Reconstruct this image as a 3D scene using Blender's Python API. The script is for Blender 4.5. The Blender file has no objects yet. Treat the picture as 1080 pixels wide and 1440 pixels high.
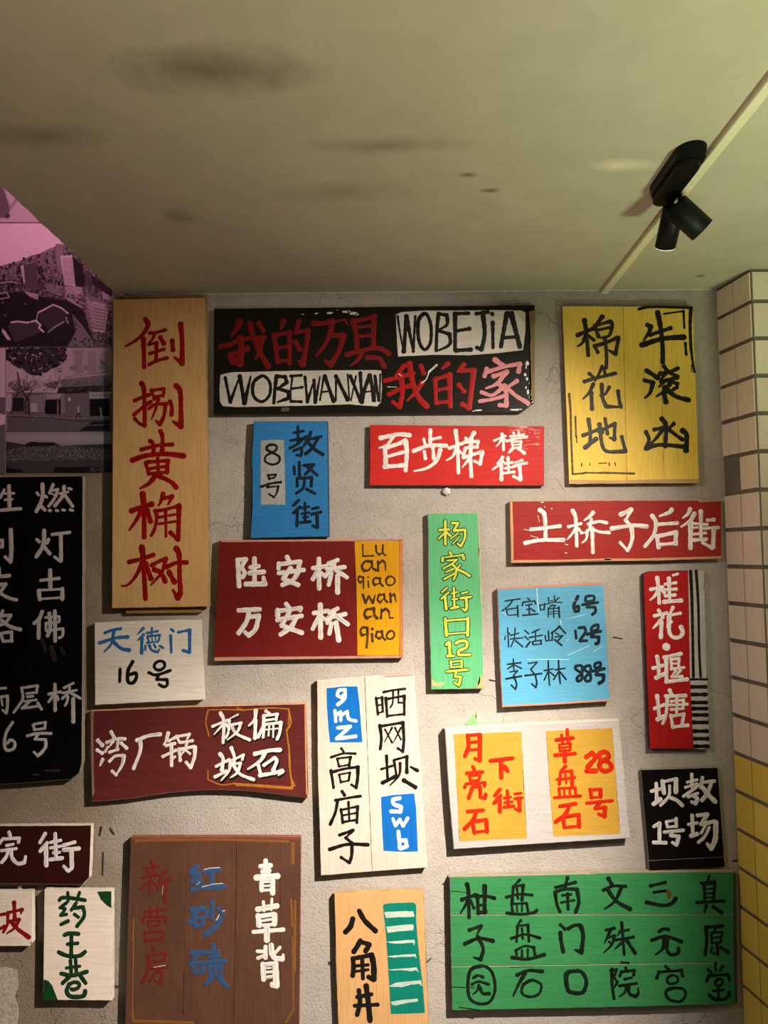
import bpy, bmesh, math, random
import numpy as np
from mathutils import Vector, Matrix, Euler
random.seed(7)
SC = bpy.context.scene
COL = SC.collection
R = math.radians

# ------------------------------------------------------------------ camera
CAM_D, CAM_Z, FPX = 2.08, 1.65, 900.0
cam_data = bpy.data.cameras.new('camera')
cam = bpy.data.objects.new('camera', cam_data)
COL.objects.link(cam)
cam_data.sensor_fit = 'VERTICAL'
cam_data.sensor_height = 36.0
cam_data.lens = 36.0 * FPX / 1440.0
cam_data.clip_start = 0.02
PITCH, YAW = math.atan(65 / 900), math.atan(20 / 900)
cam.location = (0, -CAM_D, CAM_Z)
cam.rotation_euler = (R(90) + PITCH, 0, YAW)
SC.camera = cam
CM = Euler((R(90) + PITCH, 0, YAW)).to_matrix()
CO = Vector((0, -CAM_D, CAM_Z))

# ------------------------------------------------------------------ world, lights, exposure
world = bpy.data.worlds.new('world'); SC.world = world
world.use_nodes = True
world.node_tree.nodes['Background'].inputs[0].default_value = (0.95, 0.86, 0.70, 1)
world.node_tree.nodes['Background'].inputs[1].default_value = 0.015
SC.view_settings.view_transform = 'Standard'
SC.view_settings.look = 'None'
SC.view_settings.exposure = 0.0
SC.view_settings.gamma = 1.0
SC.view_settings.use_curve_mapping = False

def aim(o, target):
    d = Vector(target) - o.location
    o.rotation_euler = d.to_track_quat('-Z', 'Y').to_euler()

def light(name, kind, loc, target, power, color, **kw):
    l = bpy.data.lights.new(name, kind); l.energy = power; l.color = color
    for k, v in kw.items(): setattr(l, k, v)
    o = bpy.data.objects.new(name, l); COL.objects.link(o)
    o.location = loc; aim(o, target)
    return o
# the gallery lamp on the ceiling, just above the top of the frame: wide spill and hot core of one beam
light('wall_spot_spill', 'SPOT', (1.023, -1.364, 2.37), (-0.20, 0.0, 1.33), 180, (1.0, 0.87, 0.75),
      spot_size=R(78.5), spot_blend=1.0, shadow_soft_size=0.010)
light('wall_spot_core', 'SPOT', (1.023, -1.364, 2.37), (-0.517, 0.0, -0.17), 640, (1.0, 0.87, 0.76),
      spot_size=R(57.4), spot_blend=1.0, shadow_soft_size=0.010)
# greenish uplight of the next room, right and low
light('green_lamp', 'AREA', (1.65, -1.60, 0.45), (1.55, -1.62, 2.5), 26.0, (0.80, 1.0, 0.58), shape='SQUARE', size=0.35, spread=R(96))
# unseen warm fill behind the camera, added to brighten the ceiling
light('ceiling_fill', 'AREA', (0.1, -2.8, 0.5), (0.2, -2.3, 2.5), 17.0, (1.0, 0.78, 0.58), shape='SQUARE', size=1.0, spread=R(110))
# unseen warm fill added on the left to brighten the side of the pillar
light('left_fill', 'SPOT', (-1.25, -1.9, 2.42), (1.22, -0.1, 1.25), 70, (1.0, 0.74, 0.66),
      spot_size=R(48), spot_blend=1.0, shadow_soft_size=0.2)
# pink stage light in the open void above the low ceiling's left edge
light('pink_lamp', 'SPOT', (-0.89, -0.85, 3.25), (-1.24, 0, 2.62), 41, (1.0, 0.31, 0.47),
      spot_size=R(62), spot_blend=0.9, shadow_soft_size=0.05)

# ------------------------------------------------------------------ helpers
def ray(px, py):
    return CM @ Vector(((px - 540) / FPX, -(py - 720) / FPX, -1.0))
def P(px, py, Y=0.0):
    d = ray(px, py); t = (Y - CO.y) / d.y
    return CO + d * t
def PZ(px, py, Z):
    d = ray(px, py); t = (Z - CO.z) / d.z
    return CO + d * t

def hexc(h):
    c = [int(h[i:i + 2], 16) / 255 for i in (0, 2, 4)]
    return tuple((x / 12.92 if x <= 0.04045 else ((x + 0.055) / 1.055) ** 2.4) for x in c) + (1,)

def new_mat(name):
    m = bpy.data.materials.new(name); m.use_nodes = True
    nt = m.node_tree; b = nt.nodes['Principled BSDF']
    return m, nt, b
def N(nt, typ, **kw):
    n = nt.nodes.new(typ)
    for k, v in kw.items():
        if k.startswith('i_'):
            key = k[2:].replace('_', ' ')
            n.inputs[key].default_value = v
        else: setattr(n, k, v)
    return n
def ramp(nt, fac, stops):
    r = nt.nodes.new('ShaderNodeValToRGB')
    els = r.color_ramp.elements
    while len(els) < len(stops): els.new(0.5)
    for e, (p, c) in zip(els, stops):
        e.position = p; e.color = c if len(c) == 4 else (*c, 1)
    nt.links.new(fac, r.inputs['Fac']); return r.outputs['Color']
def mix(nt, fac, a, b, mode='MIX'):
    n = nt.nodes.new('ShaderNodeMix'); n.data_type = 'RGBA'; n.blend_type = mode
    for key, v in (('Factor', fac), ('A', a), ('B', b)):
        s = [i for i in n.inputs if i.name == key and (i.type == 'VALUE' if key == 'Factor' else i.type == 'RGBA')][0]
        if hasattr(v, 'links'): nt.links.new(v, s)
        else: s.default_value = v
    return [o for o in n.outputs if o.type == 'RGBA'][0]
def coords(nt, scale=(1, 1, 1), kind='Object', rnd=True):
    tc = nt.nodes.new('ShaderNodeTexCoord'); mp = nt.nodes.new('ShaderNodeMapping')
    nt.links.new(tc.outputs[kind], mp.inputs['Vector']); mp.inputs['Scale'].default_value = scale
    if rnd:
        oi = nt.nodes.new('ShaderNodeObjectInfo'); ml = nt.nodes.new('ShaderNodeMath'); ml.operation = 'MULTIPLY'
        ml.inputs[1].default_value = 37.0; nt.links.new(oi.outputs['Random'], ml.inputs[0])
        nt.links.new(ml.outputs[0], mp.inputs['Location'])
    return mp.outputs['Vector']
def noise(nt, vec, scale, detail=5, rough=0.6, dist=0.0):
    n = nt.nodes.new('ShaderNodeTexNoise'); nt.links.new(vec, n.inputs['Vector'])
    n.inputs['Scale'].default_value = scale; n.inputs['Detail'].default_value = detail
    n.inputs['Roughness'].default_value = rough; n.inputs['Distortion'].default_value = dist
    return n.outputs['Fac']
def bump(nt, b, h, strength, dist=0.002):
    n = nt.nodes.new('ShaderNodeBump'); n.inputs['Strength'].default_value = strength
    n.inputs['Distance'].default_value = dist
    nt.links.new(h, n.inputs['Height']); nt.links.new(n.outputs[0], b.inputs['Normal'])
def scaled(c, k): return tuple(min(1, x * k) for x in c[:3]) + (1,)

MATS = {}
def board_mat(hexcol, grain='h', wear=0.25, second=None, rough=0.5, speck=False):
    """painted plank: brushed grain, uneven coat, small scuffs"""
    key = ('board', hexcol, grain, wear, second, speck)
    if key in MATS: return MATS[key]
    m, nt, b = new_mat('painted_wood_' + hexcol)
    base = hexc(hexcol)
    sc = (1.2, 1, 22) if grain == 'h' else (22, 1, 1.2)
    g = noise(nt, coords(nt, sc), 9, 6, 0.65)
    c = ramp(nt, g, [(0.25, scaled(base, 0.78)), (0.5, base), (0.8, scaled(base, 1.14))])
    big = noise(nt, coords(nt, (1, 1, 1)), 7, 4, 0.6)
    sec = hexc(second) if second else scaled(base, 0.6)
    c = mix(nt, ramp(nt, big, [(0.42, (0, 0, 0)), (0.72, (0.6, 0.6, 0.6))]), c, sec)
    if wear > 0:
        w = noise(nt, coords(nt, (0.6, 1, 3) if grain == 'h' else (3, 1, 0.6)), 60, 5, 0.7)
        wr = ramp(nt, w, [(0.80 - wear * 0.35, (0, 0, 0)), (0.84 - wear * 0.3, (0.55, 0.55, 0.55))])
        c = mix(nt, wr, c, scaled(mixc(base, (0.6, 0.5, 0.42, 1), 0.5), 1.1))
    if speck:
        s = noise(nt, coords(nt), 420, 2, 0.5)
        c = mix(nt, ramp(nt, s, [(0.38, (1, 1, 1)), (0.52, (0, 0, 0))]), c, scaled(base, 0.62))
    nt.links.new(c, b.inputs['Base Color'])
    b.inputs['Roughness'].default_value = rough
    b.inputs['Specular IOR Level'].default_value = 0.12
    bump(nt, b, g, 0.35, 0.0012)
    MATS[key] = m; return m
def mixc(a, b, t): return tuple(a[i] * (1 - t) + b[i] * t for i in range(3)) + (1,)

def paint_mat(hexcol, streak=0.35, second=None, rough=0.45):
    key = ('paint', hexcol, streak, second)
    if key in MATS: return MATS[key]
    m, nt, b = new_mat('brushed_paint_' + hexcol)
    base = hexc(hexcol)
    v = coords(nt, (18, 260, 1), 'UV')
    g = noise(nt, v, 1.0, 4, 0.6)
    sec = hexc(second) if second else scaled(base, 0.55)
    lo = 0.62 - 0.4 * streak
    c = ramp(nt, g, [(lo - 0.12, sec), (lo + 0.05, base), (0.85, scaled(base, 1.12))])
    f = noise(nt, coords(nt), 160, 3, 0.6)
    c = mix(nt, ramp(nt, f, [(0.5, (0, 0, 0)), (0.75, (0.4 * streak * 2,) * 3)]), c, sec)
    nt.links.new(c, b.inputs['Base Color'])
    b.inputs['Roughness'].default_value = rough
    b.inputs['Specular IOR Level'].default_value = 0.2
    bump(nt, b, g, 0.3, 0.0006)
    MATS[key] = m; return m

def plain_mat(name, col, rough=0.5, metal=0.0, emit=None, estr=0, nz=0.12, nscale=40):
    if name in MATS: return MATS[name]
    m, nt, b = new_mat(name)
    g = noise(nt, coords(nt), nscale, 4)
    c = ramp(nt, g, [(0.3, scaled(col, 1 - nz)), (0.7, scaled(col, 1 + nz))])
    nt.links.new(c, b.inputs['Base Color'])
    b.inputs['Roughness'].default_value = rough; b.inputs['Metallic'].default_value = metal
    if emit:
        b.inputs['Emission Color'].default_value = (*emit, 1); b.inputs['Emission Strength'].default_value = estr
    MATS[name] = m; return m

def link(name, me, mats, parent=None):
    o = bpy.data.objects.new(name, me); COL.objects.link(o)
    if not isinstance(mats, (list, tuple)): mats = [mats]
    if not len(me.materials):
        for m in mats: me.materials.append(m)
    if parent:
        o.parent = parent
    return o
def bm_obj(name, bm, mats, parent=None, origin=None, smooth=False):
    if origin is not None:
        bmesh.ops.translate(bm, verts=bm.verts, vec=-Vector(origin))
    bmesh.ops.recalc_face_normals(bm, faces=bm.faces)
    me = bpy.data.meshes.new(name); bm.to_mesh(me); bm.free()
    if smooth:
        for p in me.polygons: p.use_smooth = True
    o = link(name, me, mats, parent)
    if origin is not None and parent is None: o.location = origin
    return o
def thing(name, label, cat, loc, group=None):
    o = bpy.data.objects.new(name, None); COL.objects.link(o)
    o.empty_display_size = 0.05; o.location = loc
    o['label'] = label; o['category'] = cat
    if group: o['group'] = group
    return o
def tag(o, label, cat, group=None):
    o['label'] = label; o['category'] = cat
    if group: o['group'] = group
    return o
def struct(o): o['kind'] = 'structure'; return o

# ------------------------------------------------------------------ 2D outline tools (metres, wall plane X/Z)
def densify(poly, step, jit, rng):
    out = []
    n = len(poly)
    for i in range(n):
        a, b = Vector(poly[i]), Vector(poly[(i + 1) % n])
        L = (b - a).length; k = max(1, int(L / step))
        nrm = Vector((-(b - a).y, (b - a).x)) / max(L, 1e-9)
        for j in range(k):
            p = a + (b - a) * (j / k)
            if j: p = p + nrm * rng.uniform(-jit, jit)
            out.append(p)
    return out
def area2(p): return sum(p[i].x * p[(i + 1) % len(p)].y - p[(i + 1) % len(p)].x * p[i].y for i in range(len(p)))
def inset(poly, d):
    n = len(poly); s = 1 if area2(poly) > 0 else -1; out = []
    for i in range(n):
        a, b, c = poly[i - 1], poly[i], poly[(i + 1) % n]
        e1, e2 = (b - a).normalized(), (c - b).normalized()
        n1, n2 = Vector((-e1.y, e1.x)) * s, Vector((-e2.y, e2.x)) * s
        m = n1 + n2
        if m.length < 1e-6: m = n1
        m.normalize()
        out.append(b + m * d / max(0.5, m.dot(n1)))
    return out
def clip_half(poly, a, b, side, gap):
    """keep the part of poly on one side of line a-b"""
    d = (b - a).normalized(); n = Vector((-d.y, d.x)) * side
    f = lambda p: (p - a).dot(n) - gap
    out = []
    for i in range(len(poly)):
        p, q = poly[i], poly[(i + 1) % len(poly)]
        fp, fq = f(p), f(q)
        if fp >= 0: out.append(p)
        if fp * fq < 0: out.append(p + (q - p) * (fp / (fp - fq)))
    return out
def slab(bm, poly, y0, y1, bev, m_face=0, m_edge=1):
    """poly outline in X/Z; y0 front (toward camera, smaller), y1 back"""
    if area2(poly) < 0: poly = poly[::-1]
    inn = inset(poly, bev)
    vf = [bm.verts.new((p.x, y0, p.y)) for p in inn]
    vo = [bm.verts.new((p.x, y0 + bev * 0.7, p.y)) for p in poly]
    vb = [bm.verts.new((p.x, y1, p.y)) for p in poly]
    f = bm.faces.new(vf); f.material_index = m_face
    f2 = bm.faces.new(vb[::-1]); f2.material_index = m_edge
    n = len(poly)
    for i in range(n):
        j = (i + 1) % n
        a = bm.faces.new((vo[i], vo[j], vf[j], vf[i])); a.material_index = m_edge
        a = bm.faces.new((vb[i], vb[j], vo[j], vo[i])); a.material_index = m_edge
    bmesh.ops.triangulate(bm, faces=[f, f2])

def pts(s): return [tuple(float(v) for v in q.split(',')) for q in s.split()]

# ------------------------------------------------------------------ brush strokes
def smooth_line(p, closed, step):
    """Catmull-Rom through the points"""
    if len(p) == 2:
        n = max(2, int((p[1] - p[0]).length / step)); return [p[0] + (p[1] - p[0]) * (i / n) for i in range(n + 1)]
    out = []
    m = len(p)
    for i in range(m - 1):
        p1, p2 = p[i], p[i + 1]
        if closed:
            q = p[:-1]; k = len(q); p0, p3 = q[(i - 1) % k], q[(i + 2) % k]
        else:
            p0 = p[i - 1] if i else p1 * 2 - p2
            p3 = p[i + 2] if i + 2 < m else p2 * 2 - p1
        n = max(2, int((p2 - p1).length / step))
        for j in range(n):
            t = j / n
            out.append(0.5 * ((2 * p1) + (p2 - p0) * t + (2 * p0 - 5 * p1 + 4 * p2 - p3) * t * t + (3 * p1 - p0 - 3 * p2 + p3) * t ** 3))
    out.append(p[-1]); return out
def ribbon(bm, uvl, line, w, y, style, rng, last, first):
    n = len(line)
    if n < 2: return
    L = sum((line[i + 1] - line[i]).length for i in range(n - 1))
    if L < 1e-6: return
    ov = line[-1] - line[0]
    tip = 1.0
    if style == 'b' and last:
        if ov.x < -0.3 * L and ov.y < -0.3 * L: tip = 0.4
        elif not first: tip = 0.35
        elif abs(ov.x) < 0.25 * L and L > 5 * w: tip = 0.8
    h = 0.00042
    rows = []; s = 0; wob = rng.uniform(0, 6)
    for i in range(n):
        a = line[max(0, i - 1)]; b = line[min(n - 1, i + 1)]
        t = (b - a)
        if t.length < 1e-9: t = Vector((1, 0))
        t.normalize(); nr = Vector((-t.y, t.x))
        if i: s += (line[i] - line[i - 1]).length
        u = s / L
        if style == 'b':
            ww = w * (0.95 + 0.25 * abs(2 * u - 1) ** 1.6 + 0.06 * math.sin(wob + s * 260))
            if tip < 1 and u > 0.35: ww *= 1 - (1 - tip) * ((u - 0.35) / 0.65) ** 1.3
        else:
            ww = w * (1.05 + 0.06 * math.sin(wob + s * 200))
        rows.append((line[i], nr, ww / 2, s, t))
    def row(p, nr, r, s):
        vs = []
        for k, hh in ((-1, 0), (-0.55, h * 0.85), (0, h), (0.55, h * 0.85), (1, 0)):
            q = p + nr * (r * k)
            vs.append((bm.verts.new((q.x, y - hh, q.y)), s, k))
        return vs
    seq = []
    p, nr, r, s, t = rows[0]
    for ang in (82, 55, 28): seq.append((p - t * (r * math.sin(R(ang)) * 0.9), nr, r * math.cos(R(ang)), s))
    for p_, nr_, r_, s_, t_ in rows: seq.append((p_, nr_, r_, s_))
    p, nr, r, s, t = rows[-1]
    for ang in (28, 55, 82): seq.append((p + t * (r * math.sin(R(ang)) * 0.9), nr, r * math.cos(R(ang)), s))
    prev = None; off = rng.uniform(0, 5)
    for q in seq:
        cur = row(*q)
        if prev:
            for k in range(4):
                f = bm.faces.new((prev[k][0], prev[k + 1][0], cur[k + 1][0], cur[k][0])); f.smooth = True
                for lp, d in zip(f.loops, (prev[k], prev[k + 1], cur[k + 1], cur[k])):
                    lp[uvl].uv = (off + d[1], off + d[2] * w * 0.5)
        prev = cur

def parse_chars(txt, W0):
    """'x,y x,y; @w x,y ... | next character' -> list of characters, each a list of (width, points)"""
    chars = []
    for ch in txt.split('|'):
        sts = []
        for st in ch.split(';'):
            st = st.strip()
            if not st: continue
            w = W0
            if st[0] == '@':
                a, st = st.split(' ', 1); w = float(a[1:])
            sts.append((w, pts(st)))
        if sts: chars.append(sts)
    return chars

def blob(cx, cy, rx, ry, rng, n=11):
    ph = rng.uniform(0, 6)
    return [(cx + rx * math.cos(2 * math.pi * k / n) * rng.uniform(0.6, 1.15), cy + ry * math.sin(2 * math.pi * k / n) * rng.uniform(0.6, 1.15)) for k in range(n)]
SLOT = [0]
class Sign:
    def __init__(s, name, label, cat, poly, t, mat, edge, seams=(), gap=0.0005, group=None, bev=0.0016, off=0.0, seed=1, plank_label=None):
        """poly in photo pixels of the front face; it stands t proud of the wall"""
        t *= 0.88; off += 0.0075
        s.t = t + off; s.rng = random.Random(seed)
        P2 = [P(x, y, -s.t) for x, y in poly]
        s.cx = sum(p.x for p in P2) / len(P2); s.cz = min(p.z for p in P2)
        s.root = thing(name, label, cat, (s.cx, 0, s.cz), group)
        out = [Vector((p.x, p.z)) for p in P2]
        pieces = [out]
        for (x1, y1, x2, y2) in seams:
            a, b = P(x1, y1, -s.t), P(x2, y2, -s.t)
            a, b = Vector((a.x, a.z)), Vector((b.x, b.z)); nxt = []
            for pc in pieces:
                for side in (1, -1):
                    q = clip_half(pc, a, b, side, gap)
                    if len(q) > 2 and abs(area2(q)) > 1e-4: nxt.append(q)
            pieces = nxt
        s.planks = []
        for i, pc in enumerate(pieces):
            bm = bmesh.new()
            d = densify(pc, 0.014, 0.00045, s.rng)
            dy = s.rng.uniform(-0.0005, 0.0003) if len(pieces) > 1 else 0
            slab(bm, d, -s.t + max(dy, 0), -off, bev if len(pieces) == 1 else bev * (0.25 if gap < 0.0004 else 0.6))
            o = bm_obj('plank' if len(pieces) > 1 else 'board', bm, [mat, edge], s.root, origin=(s.cx, 0, s.cz))
            s.planks.append(o)
    def _world(s, crop, x, y, lay):
        q = P(crop[0] + x / crop[2], crop[1] + y / crop[2], -s.t - lay)
        return Vector((q.x, q.z))
    def patch(s, name, crop, txt, mat, lay=0.0003, label=None, jit=0.0004, bev=0.0002):
        d = densify([s._world(crop, x, y, lay) for x, y in pts(txt)], 0.010, jit, s.rng)
        bm = bmesh.new(); slab(bm, d, -s.t - lay, -s.t + 0.0002, bev, 0, 0)
        o = bm_obj(name, bm, [mat], s.root, origin=(s.cx, 0, s.cz))
        if label: o['label'] = label
        return o
    def chips(s, name, crop, spec, mat, lay=0.0003, label=None):
        bm = bmesh.new()
        for q in spec.split(';'):
            cx, cy, rx, ry = [float(v) for v in q.replace(',', ' ').split()]
            slab(bm, [s._world(crop, x, y, lay) for x, y in blob(cx, cy, rx, ry, s.rng)], -s.t - lay, -s.t + 0.0002, 0.00008, 0, 0)
        o = bm_obj(name, bm, [mat], s.root, origin=(s.cx, 0, s.cz)); o['kind'] = 'stuff'
        if label: o['label'] = label
    def ink(s, crop, W0, mat, txt, style='b', lay=0.0003, name='painted_character', label=None, grow=0.0, shift=(0, 0), one=False):
        chars = parse_chars(txt, W0)
        if one: chars = [[st for c in chars for st in c]]
        for ch in chars:
            bm = bmesh.new(); uvl = bm.loops.layers.uv.new('UVMap')
            for k, (w, pp) in enumerate(ch):
                SLOT[0] = (SLOT[0] + 1) % 7
                v = [s._world(crop, x + shift[0], y + shift[1], lay) for x, y in pp]
                wm = (w + grow) / crop[2] * 0.00231 * (2.08 - s.t) / 2.08
                closed = len(v) > 4 and (v[0] - v[-1]).length < wm * 1.2
                segs = []; cur = [v[0]]
                for i in range(1, len(v)):
                    cur.append(v[i])
                    if i < len(v) - 1 and not closed:
                        a, b = (v[i] - v[i - 1]), (v[i + 1] - v[i])
                        if a.length > 0 and b.length > 0 and a.angle(b) > R(66) and len(v) < 7:
                            segs.append(cur); cur = [v[i]]
                segs.append(cur)
                yy = -s.t - lay + 0.0002 - SLOT[0] * 0.000012
                for j, sg in enumerate(segs):
                    ribbon(bm, uvl, smooth_line(sg, closed, max(0.0022, wm * 0.3)), wm, yy, style, s.rng,
                           last=(j == len(segs) - 1), first=(j == 0 and len(segs) == 1))
            for v_ in bm.verts: v_.co -= Vector((s.cx, 0, s.cz))
            me = bpy.data.meshes.new(name); bm.to_mesh(me); bm.free()
            o = link(name, me, mat, s.root)
            if label: o['label'] = label
            if one and name in ('paint_fleck', 'scratch', 'chalky_smear', 'crack'): o['kind'] = 'stuff'

# ------------------------------------------------------------------ structure: materials
def cement_mat(name, base, warm, dark, bumpy=0.9, speck=0.5, big=1.3, cracks=0.35):
    m, nt, b = new_mat(name)
    v = coords(nt, rnd=False)
    g1 = noise(nt, v, big, 6, 0.6, 0.4); g2 = noise(nt, v, 9, 8, 0.7); g3 = noise(nt, v, 130, 4, 0.7); g4 = noise(nt, v, 45, 8, 0.8, 0.15)
    c = ramp(nt, g1, [(0.3, base), (0.7, warm)])
    c = mix(nt, ramp(nt, g2, [(0.3, (0.55,) * 3), (0.62, (0, 0, 0))]), c, dark)
    c = mix(nt, ramp(nt, g3, [(0.32, (speck,) * 3), (0.46, (0, 0, 0))]), c, scaled(dark, 0.7))
    mg = N(nt, 'ShaderNodeTexVoronoi', feature='DISTANCE_TO_EDGE'); mg.inputs['Scale'].default_value = 3.1
    dv = N(nt, 'ShaderNodeVectorMath', operation='ADD'); nt.links.new(v, dv.inputs[0])
    nv = N(nt, 'ShaderNodeTexNoise'); nv.inputs['Scale'].default_value = 6; nv.inputs['Detail'].default_value = 6
    nt.links.new(v, nv.inputs['Vector'])
    ns = N(nt, 'ShaderNodeVectorMath', operation='SCALE'); ns.inputs['Scale'].default_value = 0.35
    nt.links.new(nv.outputs['Color'], ns.inputs[0]); nt.links.new(ns.outputs[0], dv.inputs[1])
    nt.links.new(dv.outputs[0], mg.inputs['Vector'])
    crack = ramp(nt, mg.outputs['Distance'], [(0.0, (1, 1, 1)), (0.006, (0, 0, 0))])
    gate = ramp(nt, noise(nt, v, 2.3, 3), [(0.50, (0, 0, 0)), (0.6, (cracks,) * 3)])
    ck = mix(nt, 1.0, crack, gate, 'MULTIPLY')
    c = mix(nt, ck, c, scaled(dark, 0.3))
    pit = ramp(nt, g4, [(0.30, (speck * 1.3,) * 3), (0.40, (0, 0, 0))])
    c = mix(nt, pit, c, scaled(dark, 0.45))
    nt.links.new(c, b.inputs['Base Color']); b.inputs['Roughness'].default_value = 0.85
    b.inputs['Specular IOR Level'].default_value = 0.2
    h0 = N(nt, 'ShaderNodeMath', operation='MULTIPLY'); h0.inputs[1].default_value = 0.28; nt.links.new(g4, h0.inputs[0])
    h = N(nt, 'ShaderNodeMath', operation='MULTIPLY_ADD'); h.inputs[1].default_value = 0.42
    nt.links.new(g3, h.inputs[0]); nt.links.new(h0.outputs[0], h.inputs[2])
    h2 = N(nt, 'ShaderNodeMath', operation='SUBTRACT'); nt.links.new(h.outputs[0], h2.inputs[0]); nt.links.new(ck, h2.inputs[1])
    bump(nt, b, h2.outputs[0], bumpy, 0.006)
    return m
M_wall = cement_mat('cement_render', hexc('a9a39b'), hexc('b8b0a7'), hexc('958e85'))
def left_dirt(m):
    """the render left of the wooden board is an older, browner coat"""
    nt = m.node_tree; b = nt.nodes['Principled BSDF']
    src = b.inputs['Base Color'].links[0].from_socket
    geo = nt.nodes.new('ShaderNodeNewGeometry'); sp = nt.nodes.new('ShaderNodeSeparateXYZ'); nt.links.new(geo.outputs['Position'], sp.inputs[0])
    nz = N(nt, 'ShaderNodeTexNoise'); nz.inputs['Scale'].default_value = 5; nz.inputs['Detail'].default_value = 8
    nt.links.new(geo.outputs['Position'], nz.inputs['Vector'])
    ma = N(nt, 'ShaderNodeMath', operation='MULTIPLY_ADD'); ma.inputs[1].default_value = 0.35
    nt.links.new(nz.outputs['Fac'], ma.inputs[0]); nt.links.new(sp.outputs['X'], ma.inputs[2])
    mr = N(nt, 'ShaderNodeMapRange'); mr.inputs['From Min'].default_value = -0.86; mr.inputs['From Max'].default_value = -0.48
    mr.inputs['To Min'].default_value = 0.85; mr.inputs['To Max'].default_value = 0.0
    nt.links.new(ma.outputs[0], mr.inputs['Value'])
    c = mix(nt, mr.outputs['Result'], src, mix(nt, 1.0, src, hexc('bba890'), 'MULTIPLY'))
    nt.links.new(c, b.inputs['Base Color'])
left_dirt(M_wall)
M_ceil = cement_mat('ceiling_plaster', hexc('b3ac98'), hexc('bcb4a0'), hexc('a8a18c'), bumpy=0.2, speck=0.1, big=0.9, cracks=0.0)
def ceiling_stains_and_glint(m):
    nt = m.node_tree; b = nt.nodes['Principled BSDF']
    src = b.inputs['Base Color'].links[0].from_socket
    c = src
    geo = nt.nodes.new('ShaderNodeNewGeometry')
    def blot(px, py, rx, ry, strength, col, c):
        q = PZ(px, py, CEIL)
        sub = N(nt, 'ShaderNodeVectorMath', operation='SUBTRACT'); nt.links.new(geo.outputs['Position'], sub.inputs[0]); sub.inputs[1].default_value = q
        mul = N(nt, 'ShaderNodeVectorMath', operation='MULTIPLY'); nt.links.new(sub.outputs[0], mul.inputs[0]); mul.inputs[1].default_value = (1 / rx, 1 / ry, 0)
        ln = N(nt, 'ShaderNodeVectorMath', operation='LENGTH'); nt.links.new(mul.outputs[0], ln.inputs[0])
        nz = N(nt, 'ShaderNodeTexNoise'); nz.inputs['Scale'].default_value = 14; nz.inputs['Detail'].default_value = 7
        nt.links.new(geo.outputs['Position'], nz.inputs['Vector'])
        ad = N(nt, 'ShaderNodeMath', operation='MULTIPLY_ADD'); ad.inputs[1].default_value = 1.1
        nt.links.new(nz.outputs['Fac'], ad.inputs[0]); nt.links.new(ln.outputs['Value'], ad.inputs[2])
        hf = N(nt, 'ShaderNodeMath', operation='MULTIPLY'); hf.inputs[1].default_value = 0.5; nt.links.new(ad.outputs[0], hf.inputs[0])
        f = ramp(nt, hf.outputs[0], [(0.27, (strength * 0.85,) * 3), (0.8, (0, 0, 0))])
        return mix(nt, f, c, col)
    dk = hexc('4a4330')
    for a in ((300, 100, .22, .07, .75), (250, 305, .06, .05, .6), (60, 190, .15, .05, .5), (540, 205, .2, .035, .5),
              (657, 246, .03, .012, .9), (690, 268, .03, .012, .85), (480, 270, .2, .05, .3), (985, 388, .02, .012, .9)):
        c = blot(*a, dk, c)
    c = blot(872, 233, .085, .03, .85, hexc('efe3cc'), c)  # bright streak of lamp light beside the spotlight, painted into the plaster colour
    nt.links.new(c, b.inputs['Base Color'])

CEIL = P(500, 411).z
ceiling_stains_and_glint(M_ceil)

# ------------------------------------------------------------------ back wall (gently uneven render)
XL = P(165, 412).x                       # left end of the low ceiling
def uneven(x, z):
    return 0.0011 * (1 + math.sin(x * 5.3 + 1.7 * math.sin(z * 4.1)) * math.cos(z * 6.7 + math.sin(x * 3.3)))
x0, x1, z0, z1 = -1.9, 1.25, 0.0, 3.4
nx, nz_ = 170, 180
vs = []; fs = []
for j in range(nz_ + 1):
    for i in range(nx + 1):
        x = x0 + (x1 - x0) * i / nx; z = z0 + (z1 - z0) * j / nz_
        vs.append((x, uneven(x, z), z))
for j in range(nz_):
    for i in range(nx):
        a = j * (nx + 1) + i; fs.append((a, a + 1, a + nx + 2, a + nx + 1))
n0 = len(vs)
vs += [(x0, 0.12, z0), (x1, 0.12, z0), (x1, 0.12, z1), (x0, 0.12, z1)]
fs.append((n0 + 3, n0 + 2, n0 + 1, n0))
me = bpy.data.meshes.new('wall_back'); me.from_pydata(vs, [], fs)
for p in me.polygons: p.use_smooth = len(p.vertices) == 4 and p.index < len(fs) - 1
struct(link('wall_back', me, M_wall))

# floor and low ceiling
bm = bmesh.new(); bmesh.ops.create_cube(bm, size=1)
bmesh.ops.scale(bm, vec=(4.6, 4.2, 0.1), verts=bm.verts); bmesh.ops.translate(bm, vec=(0.4, -2.1, -0.05), verts=bm.verts)
struct(bm_obj('floor', bm, plain_mat('dark_floor', (0.09, 0.08, 0.07, 1), 0.6)))

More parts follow.
